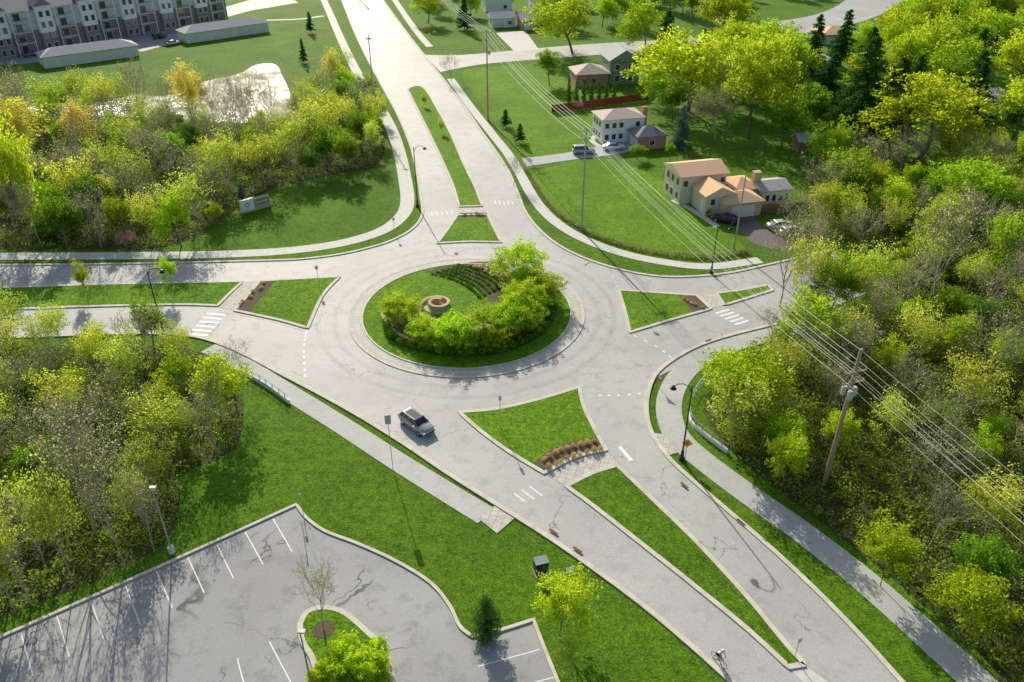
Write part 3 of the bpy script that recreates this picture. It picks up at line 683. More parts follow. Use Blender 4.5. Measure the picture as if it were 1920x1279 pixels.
ME=[(1460,660,'beside the east crossing'),(1400,780,'by the right railing'),(1560,900,'around the timber utility pole'),(1650,1060,'along the south-east path'),(1850,1200,'in the bottom right corner'),(1700,750,'in its middle'),(1880,800,'at the right edge'),(1640,600,'near the blue-green young tree'),(1850,500,'near the yellow-green tree'),(1560,420,'near the garden lawns'),(1800,340,'at its upper edge')]
scatter(EA,4.3,[('sparse',6),('bare',6),('young',5.5),('green',2),('maple',1),('shrub',1.5)],(6.5,9.8),ME,'in the right wood',290,12000,excl=[[(1440,880),(1530,850),(1680,850),(1740,1060),(1600,1100),(1520,1000)]])
UR=[(1440,110),(1560,80),(1650,40),(1760,-10),(2000,-20),(2100,290),(1700,300),(1560,340),(1570,240),(1440,200)]
SX=[(1380,135),(1500,128),(1640,108),(1720,50),(1760,-30),(1560,-30),(1500,10),(1380,30)]
scatter(UR,7.5,[('maple',6),('green',1.5),('pine',1.2)],(10,16),[(1480,140,'left of the pines'),(1750,60,'along the curved street'),(1880,100,'in the top right corner'),(1850,240,'at the right edge'),(1620,300,'beside the right wood')],'in the right gardens',75,3500,excl=[SX])
scatter([(800,70),(930,60),(1240,70),(1640,-10),(1900,-60),(1000,-60),(760,-10)],10,[('maple',5),('green',2),('pine',1),('bare',1)],(9,14),[(850,60,'above the side street, left part'),(1100,30,'above the side street, right part'),(1350,30,'near the curved street'),(1700,-10,'at the top right')],'in the far gardens',60,2500,excl=[[(780,105),(1400,100),(1400,50),(780,60)],[(900,70),(1030,70),(1030,0),(900,0)],SX])
scatter([(1140,170),(1260,185),(1380,110),(1450,110),(1480,240),(1420,270),(1270,205),(1200,180)],6,[('maple',4),('green',2),('bare',1)],(9,13),[(1200,180,'behind the white house'),(1400,200,'behind the tan house')],'in the back gardens',22,900)
print('trees',CNT)
def scrub(name,poly,n,hm,size,lm,npc,label,rad=(.5,1.1)):
    pg=gp(poly); xs=[p.x for p in pg]; ys=[p.y for p in pg]; c=[];r=[]; tr=0
    while len(c)<n and tr<n*30:
        tr+=1; x=rng.uniform(max(-170,min(xs)),min(150,max(xs))); y=rng.uniform(min(ys),max(ys))
        if inpoly((x,y),pg) and visible(x,y,0): c.append((x,y,rng.uniform(.1,hm))); r.append(rng.uniform(*rad))
    me=leafmesh(name,c,r,npc,size,LM[lm],.6); o=bpy.data.objects.new(name,me); COL.objects.link(o); tag(o,label,'undergrowth',kind='stuff')
scrub('undergrowth',NW,3400,1.2,.36,'scrub',13,'low green undergrowth covering the floor of the left wood')
scrub('dry_brush',NW,1700,1.6,.3,'brush',9,'dry brown brush among the trees of the left wood')
scrub('undergrowth',SW,2000,1.1,.3,'scrub',15,'low green undergrowth covering the floor of the lower left wood')
scrub('dry_brush',SW,700,1.2,.26,'brush',9,'dry brown brush among the trees of the lower left wood')
scrub('undergrowth',EA,7000,1.3,.32,'scrub',15,'low green undergrowth covering the floor of the right wood')
scrub('dry_brush',EA,1500,1.3,.28,'brush',9,'dry brown brush among the trees of the right wood')
hc=cr(gp([(985,318),(1005,352),(1035,392),(1085,428),(1150,456),(1235,476),(1330,484),(1400,474)]),14)
me=leafmesh('hedge',[(p.x,p.y,.35) for p in hc],.55,40,.25,LM['brush'],.7); ho=bpy.data.objects.new('hedge',me); tag(ho,'low brown-green hedge along the inner edge of the north-east pavement','hedge'); COL.objects.link(ho)
ball=leafmesh('clipped_box',[(0,0,.42)],.5,240,.2,LM['box'],.85)
tuft=leafmesh('grass_tuft',[(0,0,.3)],.45,150,.32,LM['tuft'],.75,asp=.22,up=.5)
gmound=leafmesh('green_mound',[(0,0,.2)],.42,140,.2,LM['box'],.6)
def row(me,name,pts,n,label,cat,group,s=1.0,z=.16,jit=0):
    c=cr(gp(pts),20); L=[0]
    for i in range(1,len(c)): L.append(L[-1]+(c[i]-c[i-1]).length)
    for k in range(n):
        t=L[-1]*(k+.5)/n; i=next(j for j in range(len(L)) if L[j]>=t)
        o=bpy.data.objects.new(name,me); COL.objects.link(o); q=s*rng.uniform(.8,1.2); o.scale=(q,q,q*rng.uniform(.85,1.1)); o.location=(c[i].x+rng.uniform(-jit,jit),c[i].y+rng.uniform(-jit,jit),z); o.rotation_euler=(0,0,rng.uniform(0,6)); tag(o,label,cat,group)
arc=[(722,606),(732,632),(765,652),(820,664),(880,668),(940,660),(990,642),(1025,612),(1038,578)]
arc2=[(742,622),(770,640),(825,653),(880,657),(935,649),(980,632),(1012,606),(1026,578)]
row(ball,'clipped_box',arc,44,'clipped green box ball in the outer hedge row round the roundabout bed','shrub','outer row of clipped box balls',1.1)
row(ball,'clipped_box',arc2,36,'clipped green box ball in the inner hedge row round the roundabout bed','shrub','inner row of clipped box balls',.9)
for k in range(6):
    row(gmound,'green_mound',[(806+k*10,515-k*3.2),(842+k*10,523-k*3.2),(878+k*10,540-k*3.6),(900+k*9,560-k*4)],17,'small green mound plant in the rows above the stone spiral','plant','rows of green mound plants on the roundabout',.72)
for k in range(3):
    row(tuft,'grass_tuft',[(875+k*14,502-k*1.6),(915+k*12,512-k*2.5),(948+k*10,530-k*4)],8,'rust-gold grass tuft in the upper bed of the roundabout','grass tuft','golden grass tufts on the roundabout',.8,jit=.3)
row(tuft,'grass_tuft',[(800,612),(850,618),(900,605),(950,612)],9,'rust-gold grass tuft under the ornamental trees','grass tuft','golden tufts under the ornamental trees',.8,jit=.4)
row(tuft,'grass_tuft',[(1014,869),(1045,849),(1085,837),(1120,829)],9,'golden grass tuft in the back row of the south crossing bed','grass tuft','back row of tufts at the south crossing',.75,.15,.1)
row(tuft,'grass_tuft',[(1024,882),(1060,864),(1095,852),(1130,843)],9,'golden grass tuft in the front row of the south crossing bed','grass tuft','front row of tufts at the south crossing',.75,.15,.1)
row(tuft,'grass_tuft',[(450,578),(472,556),(500,532)],8,'golden grass tuft in the bed beside the west crossing','grass tuft','tufts beside the west crossing',.6,.15,.4)
row(tuft,'grass_tuft',[(864,405),(888,404),(910,404)],6,'golden grass tuft in the bed beside the north crossing','grass tuft','tufts beside the north crossing',.6,.15,.2)
row(tuft,'grass_tuft',[(1285,560),(1300,572),(1315,582)],5,'golden grass tuft in the bed beside the east crossing','grass tuft','tufts beside the east crossing',.6,.15,.5)
# ---------------------------------------------------------------- island stonework
g=G(820,578); t=thing('stone_spiral','round tan stone spiral sculpture on the roundabout lawn','sculpture',(g.x,g.y,.15))
def spiralwall(f,n,w_,hf,nm,z0=0):
    pts=[f(k/n) for k in range(n+1)]; mb=MB()
    for i in range(n):
        a_,b_=pts[i],pts[i+1]; tt=(b_-a_).normalized(); nn=Vector((-tt.y,tt.x,0))*w_/2; h=hf(i/n); z_=Vector((0,0,z0))
        mb.add([a_+nn+z_,a_-nn+z_,b_-nn+z_,b_+nn+z_]+[q+Vector((0,0,h)) for q in (a_+nn,a_-nn,b_-nn,b_+nn)],[(4,5,6,7),(0,1,5,4),(2,3,7,6),(1,2,6,5),(3,0,4,7)])
    mb.build(nm,MT['stone'],t)
MB().lathe([(0,.25),(1.9,.25),(2.0,.0)],n=32).build('plinth',MT['gravel'],t)
def sf(u): a=.6+u*8.2; r=.55+1.45*u; return Vector((r*math.cos(a),r*math.sin(a),0))
spiralwall(sf,64,.42,lambda u:1.15-.45*u,'spiral_wall',.2)
def sf2(u): a=8.8+u*2.4; r=2.0+1.9*u**1.2; return Vector((r*math.cos(a),r*math.sin(a),0))
spiralwall(sf2,24,.45,lambda u:.68-.5*u,'spiral_tail')
wc=cr(gp([(716,592),(728,618),(750,635),(785,648),(820,655)]),8)
o=ribbon('retaining_wall',wc,.5,.75,MT['stone'],z0=.15,kind=None); tag(o,'low curved tan stone wall at the left of the roundabout bed','wall')
# ---------------------------------------------------------------- vehicles
def car(label,loc,rz,col,kind='wagon',group=None,roofdark=False):
    t=thing('car',label,'car',loc,rz,group); pmx=paint('car_paint',col)
    top={'wagon':(-2.15,-1.75,.45,1.15,1.48),'suv':(-2.2,-1.95,.45,1.05,1.7),'sedan':(-1.75,-1.05,.35,1.15,1.42)}[kind]
    st=[(-2.36,.70,.42,.72),(-2.28,.82,.30,.90),(-2.0,.90,.24,.99),(-1.42,.93,.22,1.01),(0,.92,.2,.99),(1.0,.92,.2,.97),(1.42,.92,.22,.93),(1.95,.88,.24,.84),(2.25,.78,.3,.72),(2.36,.62,.4,.58)]
    mb=MB(); vs=[];fs=[]
    for x,w_,z0,z1 in st:
        vs+=[(x,-w_*.9,z0),(x,-w_,z0+.18),(x,-w_,z1-.16),(x,-w_*.86,z1),(x,0,z1+.03),(x,w_*.86,z1),(x,w_,z1-.16),(x,w_,z0+.18),(x,w_*.9,z0)]
    for i in range(len(st)-1):
        for k in range(9): fs.append((i*9+k,i*9+(k+1)%9,(i+1)*9+(k+1)%9,(i+1)*9+k))
    fs.append(tuple(range(8,-1,-1))); fs.append(tuple((len(st)-1)*9+k for k in range(9)))
    mb.add(vs,fs).build('body',pmx,t,True)
    xb,xr,xf,xw,zr=top
    c=MB(); q=[(xb,-.80,.98),(xb,.80,.98),(xw,.80,.95),(xw,-.80,.95),(xr,-.64,zr-.06),(xr,.64,zr-.06),(xf,.64,zr-.04),(xf,-.64,zr-.04)]
    c.add(q,[(0,3,2,1),(4,5,6,7),(0,1,5,4),(1,2,6,5),(2,3,7,6),(3,0,4,7)]).build('windows',MT['glass'],t)
    r=MB(); r.add([(xr-.08,-.66,zr-.05),(xr-.08,.66,zr-.05),(xf+.05,.64,zr-.05),(xf+.05,-.64,zr-.05),(xr,-.56,zr),(xr,.56,zr),(xf-.1,.56,zr+.01),(xf-.1,-.56,zr+.01)],[(0,3,2,1),(4,5,6,7),(0,1,5,4),(1,2,6,5),(2,3,7,6),(3,0,4,7)])
    r.build('roof',pmx,t)
    if roofdark: MB().box(xr+.3,xf-.15,-.45,.45,zr+.012,zr+.03).build('sunroof',MT['glass'],t)
    if kind!='sedan':
        for s in (-1,1): MB().tube([(xr,s*.58,zr+.02),((xr+xf)/2,s*.58,zr+.07),(xf-.1,s*.58,zr+.03)],.025,5).build('roof_rail',MT['galv'],t)
    p=MB()
    for s in (-1,1):
        for (a_,b_) in (((xb,s*.80,.98),(xr,s*.65,zr-.05)),((xw,s*.80,.95),(xf,s*.65,zr-.04)),((-.35,s*.815,.98),(-.4,s*.66,zr-.04)),((-1.25,s*.815,.98),(-1.25,s*.66,zr-.04))): p.tube([a_,b_],.04,4)
    p.build('pillars',pmx,t)
    for x in (-1.42,1.45):
        for s in (-1,1):
            w_=MB(); w_.tube([(x,s*.70,.34),(x,s*.935,.34)],.34,16); wo=w_.build('wheel',MT['tyre'],t)
            MB().tube([(x,s*.936,.34),(x,s*.95,.34)],.22,10).build('rim',MT['rim'],wo)
    for s in (-1,1):
        MB().box(2.14,2.33,s*.70-.14,s*.70+.08,.60,.72).build('headlight',MT['lens'],t)
        MB().box(-2.34,-2.2,s*.72-.12,s*.72+.12,.72,.9).build('tail_light',MT['red'],t)
        MB().box(.72,.9,s*1.0-.1,s*1.0+.08,.96,1.08).build('door_mirror',pmx,t)
        MB().box(-.1,.08,s*.925-.012,s*.925+.012,.86,.89).build('door_handle',MT['galv'],t)
    MB().box(2.28,2.37,-.4,.4,.42,.56).build('grille',MT['black'],t)
    MB().box(-2.375,-2.35,-.26,.26,.6,.72).build('number_plate',MT['white'],t)
    return t
car('grey metallic estate car with roof rails driving around the roundabout',G(782,800,.03),head((745,770),(838,838)),(.38,.38,.38),'wagon',None,True)
car('silver suv parked on the drive, left of the white car',G(1094,287,.02),R(8),(.42,.45,.5),'suv')
car('white car parked on the drive by the garage',G(1150,280,.02),R(10),(.72,.72,.72),'sedan')
car('maroon car parked in front of the tan house garage',G(1360,416,.02),R(150),(.07,.015,.035),'sedan')
car('silver car parked nearest the tan house driveway bend',G(1463,428,.02),R(12),(.5,.5,.52),'sedan')
car('silver car parked behind the other one at the driveway bend',G(1486,440,.02),R(12),(.48,.48,.5),'wagon')
car('red car half hidden by the trees on the east road',G(1566,505,.04),R(20),(.5,.03,.03),'sedan')
car('dark car parked in front of the apartment garages',G(300,72,.03),R(50),(.05,.05,.06),'suv')
car('white car parked between the two garage blocks',G(325,84,.03),R(50),(.6,.6,.6),'sedan')
car('blue-grey car on the parked row at the far left apartments',G(60,105,.03),R(60),(.1,.13,.2),'sedan')
# ---------------------------------------------------------------- lamps, poles, signs
def lamp(px,py,ty,side,label,group='tall black street lamps'):
    h=ztop((px,py),ty); t=thing('street_lamp',label,'street lamp',G(px,py),0,group)
    MB().lathe([(0,0),(.32,0),(.32,.25),(.2,.45),(.16,1.1),(.11,1.3)],n=12).build('base',MT['black'],t)
    MB().tube([(0,0,1.2),(0,0,h-.6),(0,0,h)],[.1,.065,.05],8).build('pole',MT['black'],t)
    pts=[(side*x,0,h-.9+z) for x,z in ((0,0),(.35,.75),(.9,1.05),(1.5,1.0),(1.85,.7))]
    MB().tube(pts,.045,6).build('arm',MT['black'],t)
    MB().lathe([(0.0,.3),(.12,.28),(.2,.1),(.33,-.02),(.34,-.1),(.0,-.1)],(side*1.85,0,h-.35),14).build('lamp_head',MT['black'],t)
    return t
lamp(308,628,505,1,'black street lamp between the west road and lower left wood')
lamp(783,388,275,1,'black street lamp beside the north road pavement')
lamp(1278,862,722,-1,'black street lamp on the corner beside the right railing')
lamp(1333,514,425,1,'black street lamp by the east road verge')
def lotlamp(px,py,ty,label,hs=1):
    h=ztop((px,py),ty) if ty>0 else 8; t=thing('parking_lamp',label,'lamp',G(px,py),0,'car park lamps')
    MB().lathe([(0,0),(.3,0),(.3,.7),(0,.7)],n=14).build('base',MT['conc'],t)
    MB().tube([(0,0,.7),(0,0,h)],[.08,.06],8).build('pole',MT['gpole'],t)
    MB().box(-.15,.4,-.16,.16,h,h+.14).build('lamp_head',MT['galv'],t)
lotlamp(323,1036,915,'grey car park lamp in front of the lower left wood')
lotlamp(585,1290,1185,'grey car park lamp at the bottom beside the planted island')
def sign(px,py,ty,label,kind='plate',rz=0,w=.75,hh=.9,group=None,z=0):
    h=ztop((px,py),ty); t=thing('road_sign',label,'sign',G(px,py,z),rz,group)
    MB().tube([(0,0,0),(0,0,h)],.035,6).build('post',MT['galv'],t)
    if kind=='plate': MB().box(-w/2,w/2,-.065,-.045,h-hh,h).build('panel',MT['galv'],t)
    if kind=='white': MB().box(-w/2,w/2,-.065,-.045,h-hh,h).build('panel',MT['white'],t)
    if kind=='diamond':
        M_=Matrix.Translation((0,-.06,h-.45))@Matrix.Rotation(PI/4,4,'Y')
        MB().box(-.4,.4,-.01,.01,-.4,.4,M_).build('panel',MT['amber'],t)
        m2=MB(); m2.tube([(0,-.078,h-.30),(0,-.078,h-.5)],.05,5); m2.tube([(0,-.078,h-.5),(-.1,-.078,h-.68)],.03,4); m2.tube([(0,-.078,h-.5),(.1,-.078,h-.68)],.03,4); m2.lathe([(0,-.06),(.06,0),(0,.06)],(0,-.078,h-.22),6); m2.build('walker_symbol',MT['black'],t)
    if kind=='yield':
        v=[(-.5,h),(.5,h),(0,h-.865)]
        m_=MB(); m_.add([(x,-.06,z_) for x,z_ in v]+[(x,-.04,z_) for x,z_ in v],[(0,2,1),(3,4,5),(0,1,4,3),(1,2,5,4),(2,0,3,5)]); m_.build('border',MT['redpaint'],t)
        v=[(-.3,h-.115),(.3,h-.115),(0,h-.63)]
        m_=MB(); m_.add([(x,-.064,z_) for x,z_ in v],[(0,2,1)]); m_.build('panel',MT['white'],t)
    return t
sign(737,882,778,'tall grey sign seen from behind beside the lower left path','plate',.2,.6,1.1)
sign(1236,728,704,'red and white triangular yield sign on the right verge strip','yield',-.4)
sign(1284,862,824,'amber diamond warning sign beside the black corner lamp','diamond',-.2)
sign(938,800,742,'small sign on a thin post on the south island','plate',.1,.3,.6,z=.13)
sign(740,438,408,'small sign on the north-west verge','plate',.3,.4,.5)
sign(912,446,410,'small sign on the north island','plate',0,.4,.6,z=.13)
sign(1205,596,568,'small dark sign on the east island','plate',0,.6,.4,z=.13)
sign(598,534,498,'small sign on a thin post on the west island','plate',0,.4,.6,z=.13)
sign(1490,1232,1196,'small sign at the tip of the long south median','plate',.5,.45,.5,z=.13)
sign(568,958,925,'short sign post at the corner of the car park','plate',0,.25,.4)
sign(570,1005,975,'short post at the car park kerb','white',0,.15,.3)
sign(1330,800,770,'small grey sign by the right railing','plate',.3,.4,.5)
def upole(px,py,ty,label,arms,rz,m='wpole',tr=0,r=.19):
    h=ztop((px,py),ty); t=thing('utility_pole',label,'utility pole',G(px,py),rz)
    MB().tube([(0,0,0),(0,0,h)],[r,r*.62],10).build('pole',MT[m],t)
    for z_,L in arms:
        a_=MB(); a_.box(-L/2,L/2,-.16,-.04,h-z_-.07,h-z_+.07); ao=a_.build('crossarm',MT[m],t)
        ins=MB()
        for x in (-L/2+.1,-L/6,L/6,L/2-.1): ins.lathe([(0,.0),(.06,.0),(.09,.12),(.05,.25),(0,.28)],(x,-.1,h-z_+.07),8)
        ins.build('insulator',MT['galv'],ao)
    for k in range(tr):
        a_=k*2.1; MB().lathe([(0,0),(.26,0),(.28,.1),(.28,.85),(.2,.95),(0,.97)],(.5*math.cos(a_),.5*math.sin(a_),h-5.2),14).build('transformer',MT['galv'],t)
    return t,h
pA,hA=upole(1545,908,655,'tall brown timber utility pole with transformers in the right wood',[(2.4,2.4),(3.6,2.4)],R(18),'wpole',3,.26)
pB,hB=upole(1090,432,238,'tall grey utility pole on the north-east lawn edge',[(.6,2.4),(1.9,1.6)],R(18),'gpole')
pC,hC=upole(915,226,56,'tall utility pole beside the north-east pavement with crossarms',[(.5,2.4),(2.2,2.4)],R(15),'wpole',1)
pD,hD=upole(705,226,66,'slim grey utility pole left of the north road',[(.8,1.2)],0,'gpole',0,.15)
pE,hE=upole(1376,468,330,'shorter timber utility pole in front of the tan house',[],0,'gpole',0,.15)
def wire(a,b,sag,label,nm='power_line',r=.018):
    pts=[]
    for k in range(17):
        f=k/16; p=a.lerp(b,f); p.z-=sag*4*f*(1-f); pts.append(p)
    tag(MB().tube(pts,r,4).build(nm,MT['wire']),label,'wire','power lines')
def off(p,rz,x,z): return Vector((p.location.x+math.cos(rz)*x,p.location.y+math.sin(rz)*x,z))
q1=Vector((50,0,16.5)); q0=Vector((pC.location.x-22,pC.location.y+90,hC))
for x in (-1.1,-.4,.4,1.1):
    s_=['leftmost','second','third','rightmost'][[-1.1,-.4,.4,1.1].index(x)]
    wire(off(pC,R(15),x,hC-.3),off(pB,R(18),x,hB-.3),1.2,f'{s_} upper power line from the far pole to the lawn pole',r=.035)
    wire(off(pB,R(18),x,hB-.3),off(pA,R(18),x,hA-2.1),1.2,f'{s_} upper power line from the lawn pole to the brown pole',r=.026)
    wire(off(pA,R(18),x,hA-2.1),Vector((q1.x+x,q1.y,q1.z)),1.0,f'{s_} upper power line running past the brown pole to the lower right')
    wire(q0+Vector((x,0,0)),off(pC,R(15),x,hC-.3),2,f'{s_} upper power line beyond the far pole',r=.03)
for x,s_ in ((-.8,'left'),(.8,'right')):
    wire(off(pC,R(15),x,hC-2.1),off(pB,R(18),x,hB-1.8),1.3,f'{s_} lower power line from the far pole to the lawn pole',r=.035)
    wire(off(pB,R(18),x,hB-1.8),off(pA,R(18),x,hA-3.4),1.3,f'{s_} lower power line from the lawn pole to the brown pole',r=.026)
    wire(off(pA,R(18),x,hA-3.4),Vector((q1.x+x,q1.y,q1.z-2)),1.2,f'{s_} lower power line running past the brown pole')
wire(off(pB,0,0,hB),off(pA,0,0,hA-.1),1.0,'topmost power line between the lawn pole and the brown pole',r=.026)
wire(off(pA,0,0,hA-.1),q1+Vector((0,0,2)),1.0,'topmost power line beyond the brown pole')
def railing(pts,label,h=1.1,base=True,rm='galv'):
    c=cr(gp(pts),4); t=thing('railing',label,'railing',(c[0].x,c[0].y,0))
    o3=Vector((c[0].x,c[0].y,0)); P3=[Vector((p.x,p.y,0))-o3 for p in c]
    if base:
        mb=MB()
        for a_,b_ in zip(P3,P3[1:]):
            tt=(b_-a_).normalized(); nn=Vector((-tt.y,tt.x,0))*.14; z_=Vector((0,0,.5))
            mb.add([a_+nn,a_-nn,b_-nn,b_+nn]+[q+z_ for q in (a_+nn,a_-nn,b_-nn,b_+nn)],[(4,5,6,7),(0,1,5,4),(2,3,7,6),(1,2,6,5),(3,0,4,7)])
        mb.build('parapet',MT['white'],t)
    for z_ in (.6,h): MB().tube([p+Vector((0,0,z_)) for p in P3],.03,5).build('rail',MT[rm],t)
    bal=MB()
    for a_,b_ in zip(P3,P3[1:]):
        l=(b_-a_).length; m_=max(1,int(l/.25))
        for j in range(m_):
            p=a_.lerp(b_,j/m_); bal.tube([p+Vector((0,0,.6)),p+Vector((0,0,h))],.014,3)
        po=MB(); po.box(a_.x-.04,a_.x+.04,a_.y-.04,a_.y+.04,.0,h+.05); po.build('post',MT[rm],t)
    bal.build('balusters',MT[rm],t)
railing([(455,700),(500,725),(543,757)],'pale railing on a white parapet beside the lower left path')
railing([(1293,778),(1302,802),(1364,850)],'railing on a white parapet beside the right path',1.1,True,'dkgalv')
railing([(1348,698),(1318,722),(1298,750)],'metal fence along the bend of the right path',1.3,False,'galv')
def ubox(px,py,w,d,h,label,rz=.3):
    t=thing('utility_cabinet',label,'utility box',G(px,py),rz)
    MB().box(-w/2-.1,w/2+.1,-d/2-.1,d/2+.1,0,.1).build('plinth',MT['lid'],t)
    MB().box(-w/2,w/2,-d/2,d/2,.1,h).build('cabinet',MT['greenbox'],t)
    MB().add([(-w/2-.04,-d/2-.04,h),(w/2+.04,-d/2-.04,h),(w/2+.04,d/2+.04,h+.06),(-w/2-.04,d/2+.04,h+.06),(-w/2-.04,-d/2-.04,h+.05),(w/2+.04,-d/2-.04,h+.05),(w/2+.04,d/2+.04,h+.12),(-w/2-.04,d/2+.04,h+.12)],[(0,3,2,1),(4,5,6,7),(0,1,5,4),(1,2,6,5),(2,3,7,6),(3,0,4,7)]).build('lid',MT['lid'],t)
    MB().box(w*.1,w*.14,-d/2-.04,-d/2-.005,.5,h-.2).build('door_handle',MT['galv'],t)
ubox(1014,1072,1.15,.8,1.4,'larger dark green utility cabinet on the grass above the leafy tree')
ubox(1068,1082,.6,.45,.85,'smaller grey-green utility box right of the larger cabinet')
t=thing('monument_sign','stone entrance sign with white emblem panel on the left lawn','sign',G(480,393),head((452,398),(508,382)))
MB().box(-2.9,2.9,-.35,.35,0,.35).build('plinth',MT['stone'],t)
MB().box(-.3,2.7,-.25,.25,.35,2.1).build('stone_panel',MT['stone'],t)
MB().box(-2.7,-.32,-.28,.28,.35,2.3).build('white_panel',MT['white'],t)
MB().box(-.1,2.5,-.29,-.26,.8,1.75).build('name_panel',MT['greensid'],t)
M_=Matrix.Translation((-1.5,-.29,1.35))@Matrix.Rotation(PI/2,4,'X'); k=MB(); k.lathe([(.30,0),(.42,0),(.42,.02),(.30,.02)],n=20); k.v=[tuple(M_@Vector(v)) for v in k.v]; k.build('emblem',MT['droof'],t)
k=MB()
for i in range(5): k.box(.1+i*.45,.35+i*.45,-.305,-.292,1.2,1.45)
k.build('lettering',MT['white'],t)
# ---------------------------------------------------------------- buildings
def vol(t,x0,x1,y0,y1,h,wm,rk,rh,rm,axis='x',oh=.45,z0=0):
    MB().box(x0,x1,y0,y1,z0,h).build('wall',MT[wm],t)
    X0,X1,Y0,Y1=x0-oh,x1+oh,y0-oh,y1+oh; z1=h+.003
    if axis=='x':
        ins=min((Y1-Y0)/2,(X1-X0)/2-.01) if rk=='hip' else 0; ym=(Y0+Y1)/2; a=(X0+ins,ym,z1+rh+.15); b=(X1-ins,ym,z1+rh+.15)
    else:
        ins=min((X1-X0)/2,(Y1-Y0)/2-.01) if rk=='hip' else 0; xm=(X0+X1)/2; a=(xm,Y0+ins,z1+rh+.15); b=(xm,Y1-ins,z1+rh+.15)
    vs=[(X0,Y0,z1),(X1,Y0,z1),(X1,Y1,z1),(X0,Y1,z1),(X0,Y0,z1+.15),(X1,Y0,z1+.15),(X1,Y1,z1+.15),(X0,Y1,z1+.15),a,b]
    fs=[(3,2,1,0),(0,1,5,4),(1,2,6,5),(2,3,7,6),(3,0,4,7)]
    if axis=='x': fs+=[(4,5,9,8),(6,7,8,9),(5,6,9),(7,4,8)]
    else: fs+=[(5,6,9,8),(7,4,8,9),(4,5,8),(6,7,9)]
    ro=MB().add(vs,fs).build('roof',MT[rm],t)
    if rk=='gable':
        if axis=='x':
            for X,s in ((X0,-.012),(X1,.012)): MB().add([(X+s,Y0+.25,z1+.03),(X+s,Y1-.25,z1+.03),(X+s,ym,z1+rh-.02)],[(0,1,2)]).build('gable',MT[wm],t)
        else:
            for Y,s in ((Y0,-.012),(Y1,.012)): MB().add([(X0+.25,Y+s,z1+.03),(X1-.25,Y+s,z1+.03),(xm,Y+s,z1+rh-.02)],[(0,1,2)]).build('gable',MT[wm],t)
    return ro
def win(t,face,c,z,at,w=1.1,h=1.3,fm='white',name='window'):
    s=-1 if face in 'SW' else 1
    def bx(W_,H_,d0,d1):
        a,b=sorted((at+s*d0,at+s*d1))
        if face in 'SN': return MB().box(c-W_/2,c+W_/2,a,b,z-H_/2,z+H_/2)
        return MB().box(a,b,c-W_/2,c+W_/2,z-H_/2,z+H_/2)
    f=bx(w+.2,h+.2,.003,.05).build(name,MT[fm],t)
    if name=='window': bx(w,h,.052,.07).build('pane',MT['pane'],f)
    return f
def gdoor(t,face,c,at,w=2.6,h=2.1):
    f=win(t,face,c,h/2+.12,at,w,h,'door','garage_door'); s=-1 if face in 'SW' else 1
    mb=MB()
    for k in range(3):
        zz=.5+k*.55; a,b=sorted((at+s*.052,at+s*.06))
        if face in 'SN': mb.box(c-w/2,c+w/2,a,b,zz,zz+.04)
        else: mb.box(a,b,c-w/2,c+w/2,zz,zz+.04)
    mb.build('panel_joint',MT['greysid'],f)
def chimney(ro,x,y,z0,z1,m='rbrick',s=.45): MB().box(x-s,x+s,y-s,y+s,z0,z1).build('chimney',MT[m],ro)
t=thing('white_house','white two-storey house with pinkish tan hipped roof and brick garage','house',G(1186,270),R(14.5)); t.scale=(.88,.88,.88)
ro=vol(t,-7,3.5,2,9.5,5.6,'wsiding','hip',1.4,'proof'); chimney(ro,4.1,4,0,7.6,'rbrick',.6)
vol(t,-.5,6.5,-4.5,1.5,3.0,'rbrick','hip',1.6,'droof')
for z_ in (1.5,4.2):
    for c in (-6,-4.2,-2.4): win(t,'S',c,z_,2,1.0,1.2)
    for c in (4.2,6.2,8): win(t,'W',c,z_,-7,1.0,1.2)
win(t,'S',1.8,4.2,2,1.0,1.1); gdoor(t,'W',-1.6,-.5,4.6); win(t,'S',3,1.5,-4.5,1.2,1.1); win(t,'W',2.8,1.1,-7,.9,2,'white','door')
t=thing('tan_house','large tan house with orange-brown multi-level roof','house',G(1352,387),R(14.5)); t.scale=(.86,.86,.9)
vol(t,-8,2,3,11,5.6,'tansid','gable',1.35,'oroof')
vol(t,-5.5,.5,-3.5,2.5,3.8,'tansid','gable',1.6,'oroof','y')
vol(t,-2.5,5.5,-6,-.5,2.9,'tbrick','hip',1.2,'oroof')
vol(t,2.7,8,-.3,6.5,3.1,'tbrick','hip',1.3,'oroof')
MB().box(7.0,8.6,.6,2.0,0,6.0).build('chimney',MT['stone'],t)
for z_ in (1.5,4.2):
    for c in (4.5,7,9.3): win(t,'W',c,z_,-8,1.0,1.3)
win(t,'S',-7,4.2,3,1.0,1.2)
win(t,'S',1.2,4.4,3,.9,1.0); win(t,'S',-4,2.6,-3.5,.9,1.2); gdoor(t,'S',1.5,-6,4.8); win(t,'W',-2,1.6,-5.5,.9,1.9,'white','door'); win(t,'S',6.2,1.5,-.3,1.2,1.2)
t=thing('white_annex','small white annex with grey roof beside the tan house chimney','annex',G(1450,385),R(14.5)); t.scale=(.92,.92,.92)
vol(t,-2.6,3,0,5.5,3.0,'wsiding','gable',1.0,'groof')
for c in (-1.6,-.2,1.2,2.4): win(t,'S',c,1.6,0,.7,1.2)
t=thing('garden_shed','small brown garden shed with grey roof on the far lawn','shed',G(1508,280),R(10))
vol(t,-2.2,2.2,-1.6,1.6,2.2,'bfence','gable',1.2,'groof'); win(t,'S',0,1.1,-1.6,1.1,1.8,'bfence','door')
t=thing('green_house','green and brick house with tan-grey roofs behind the cypress row','house',G(1135,160),R(10))
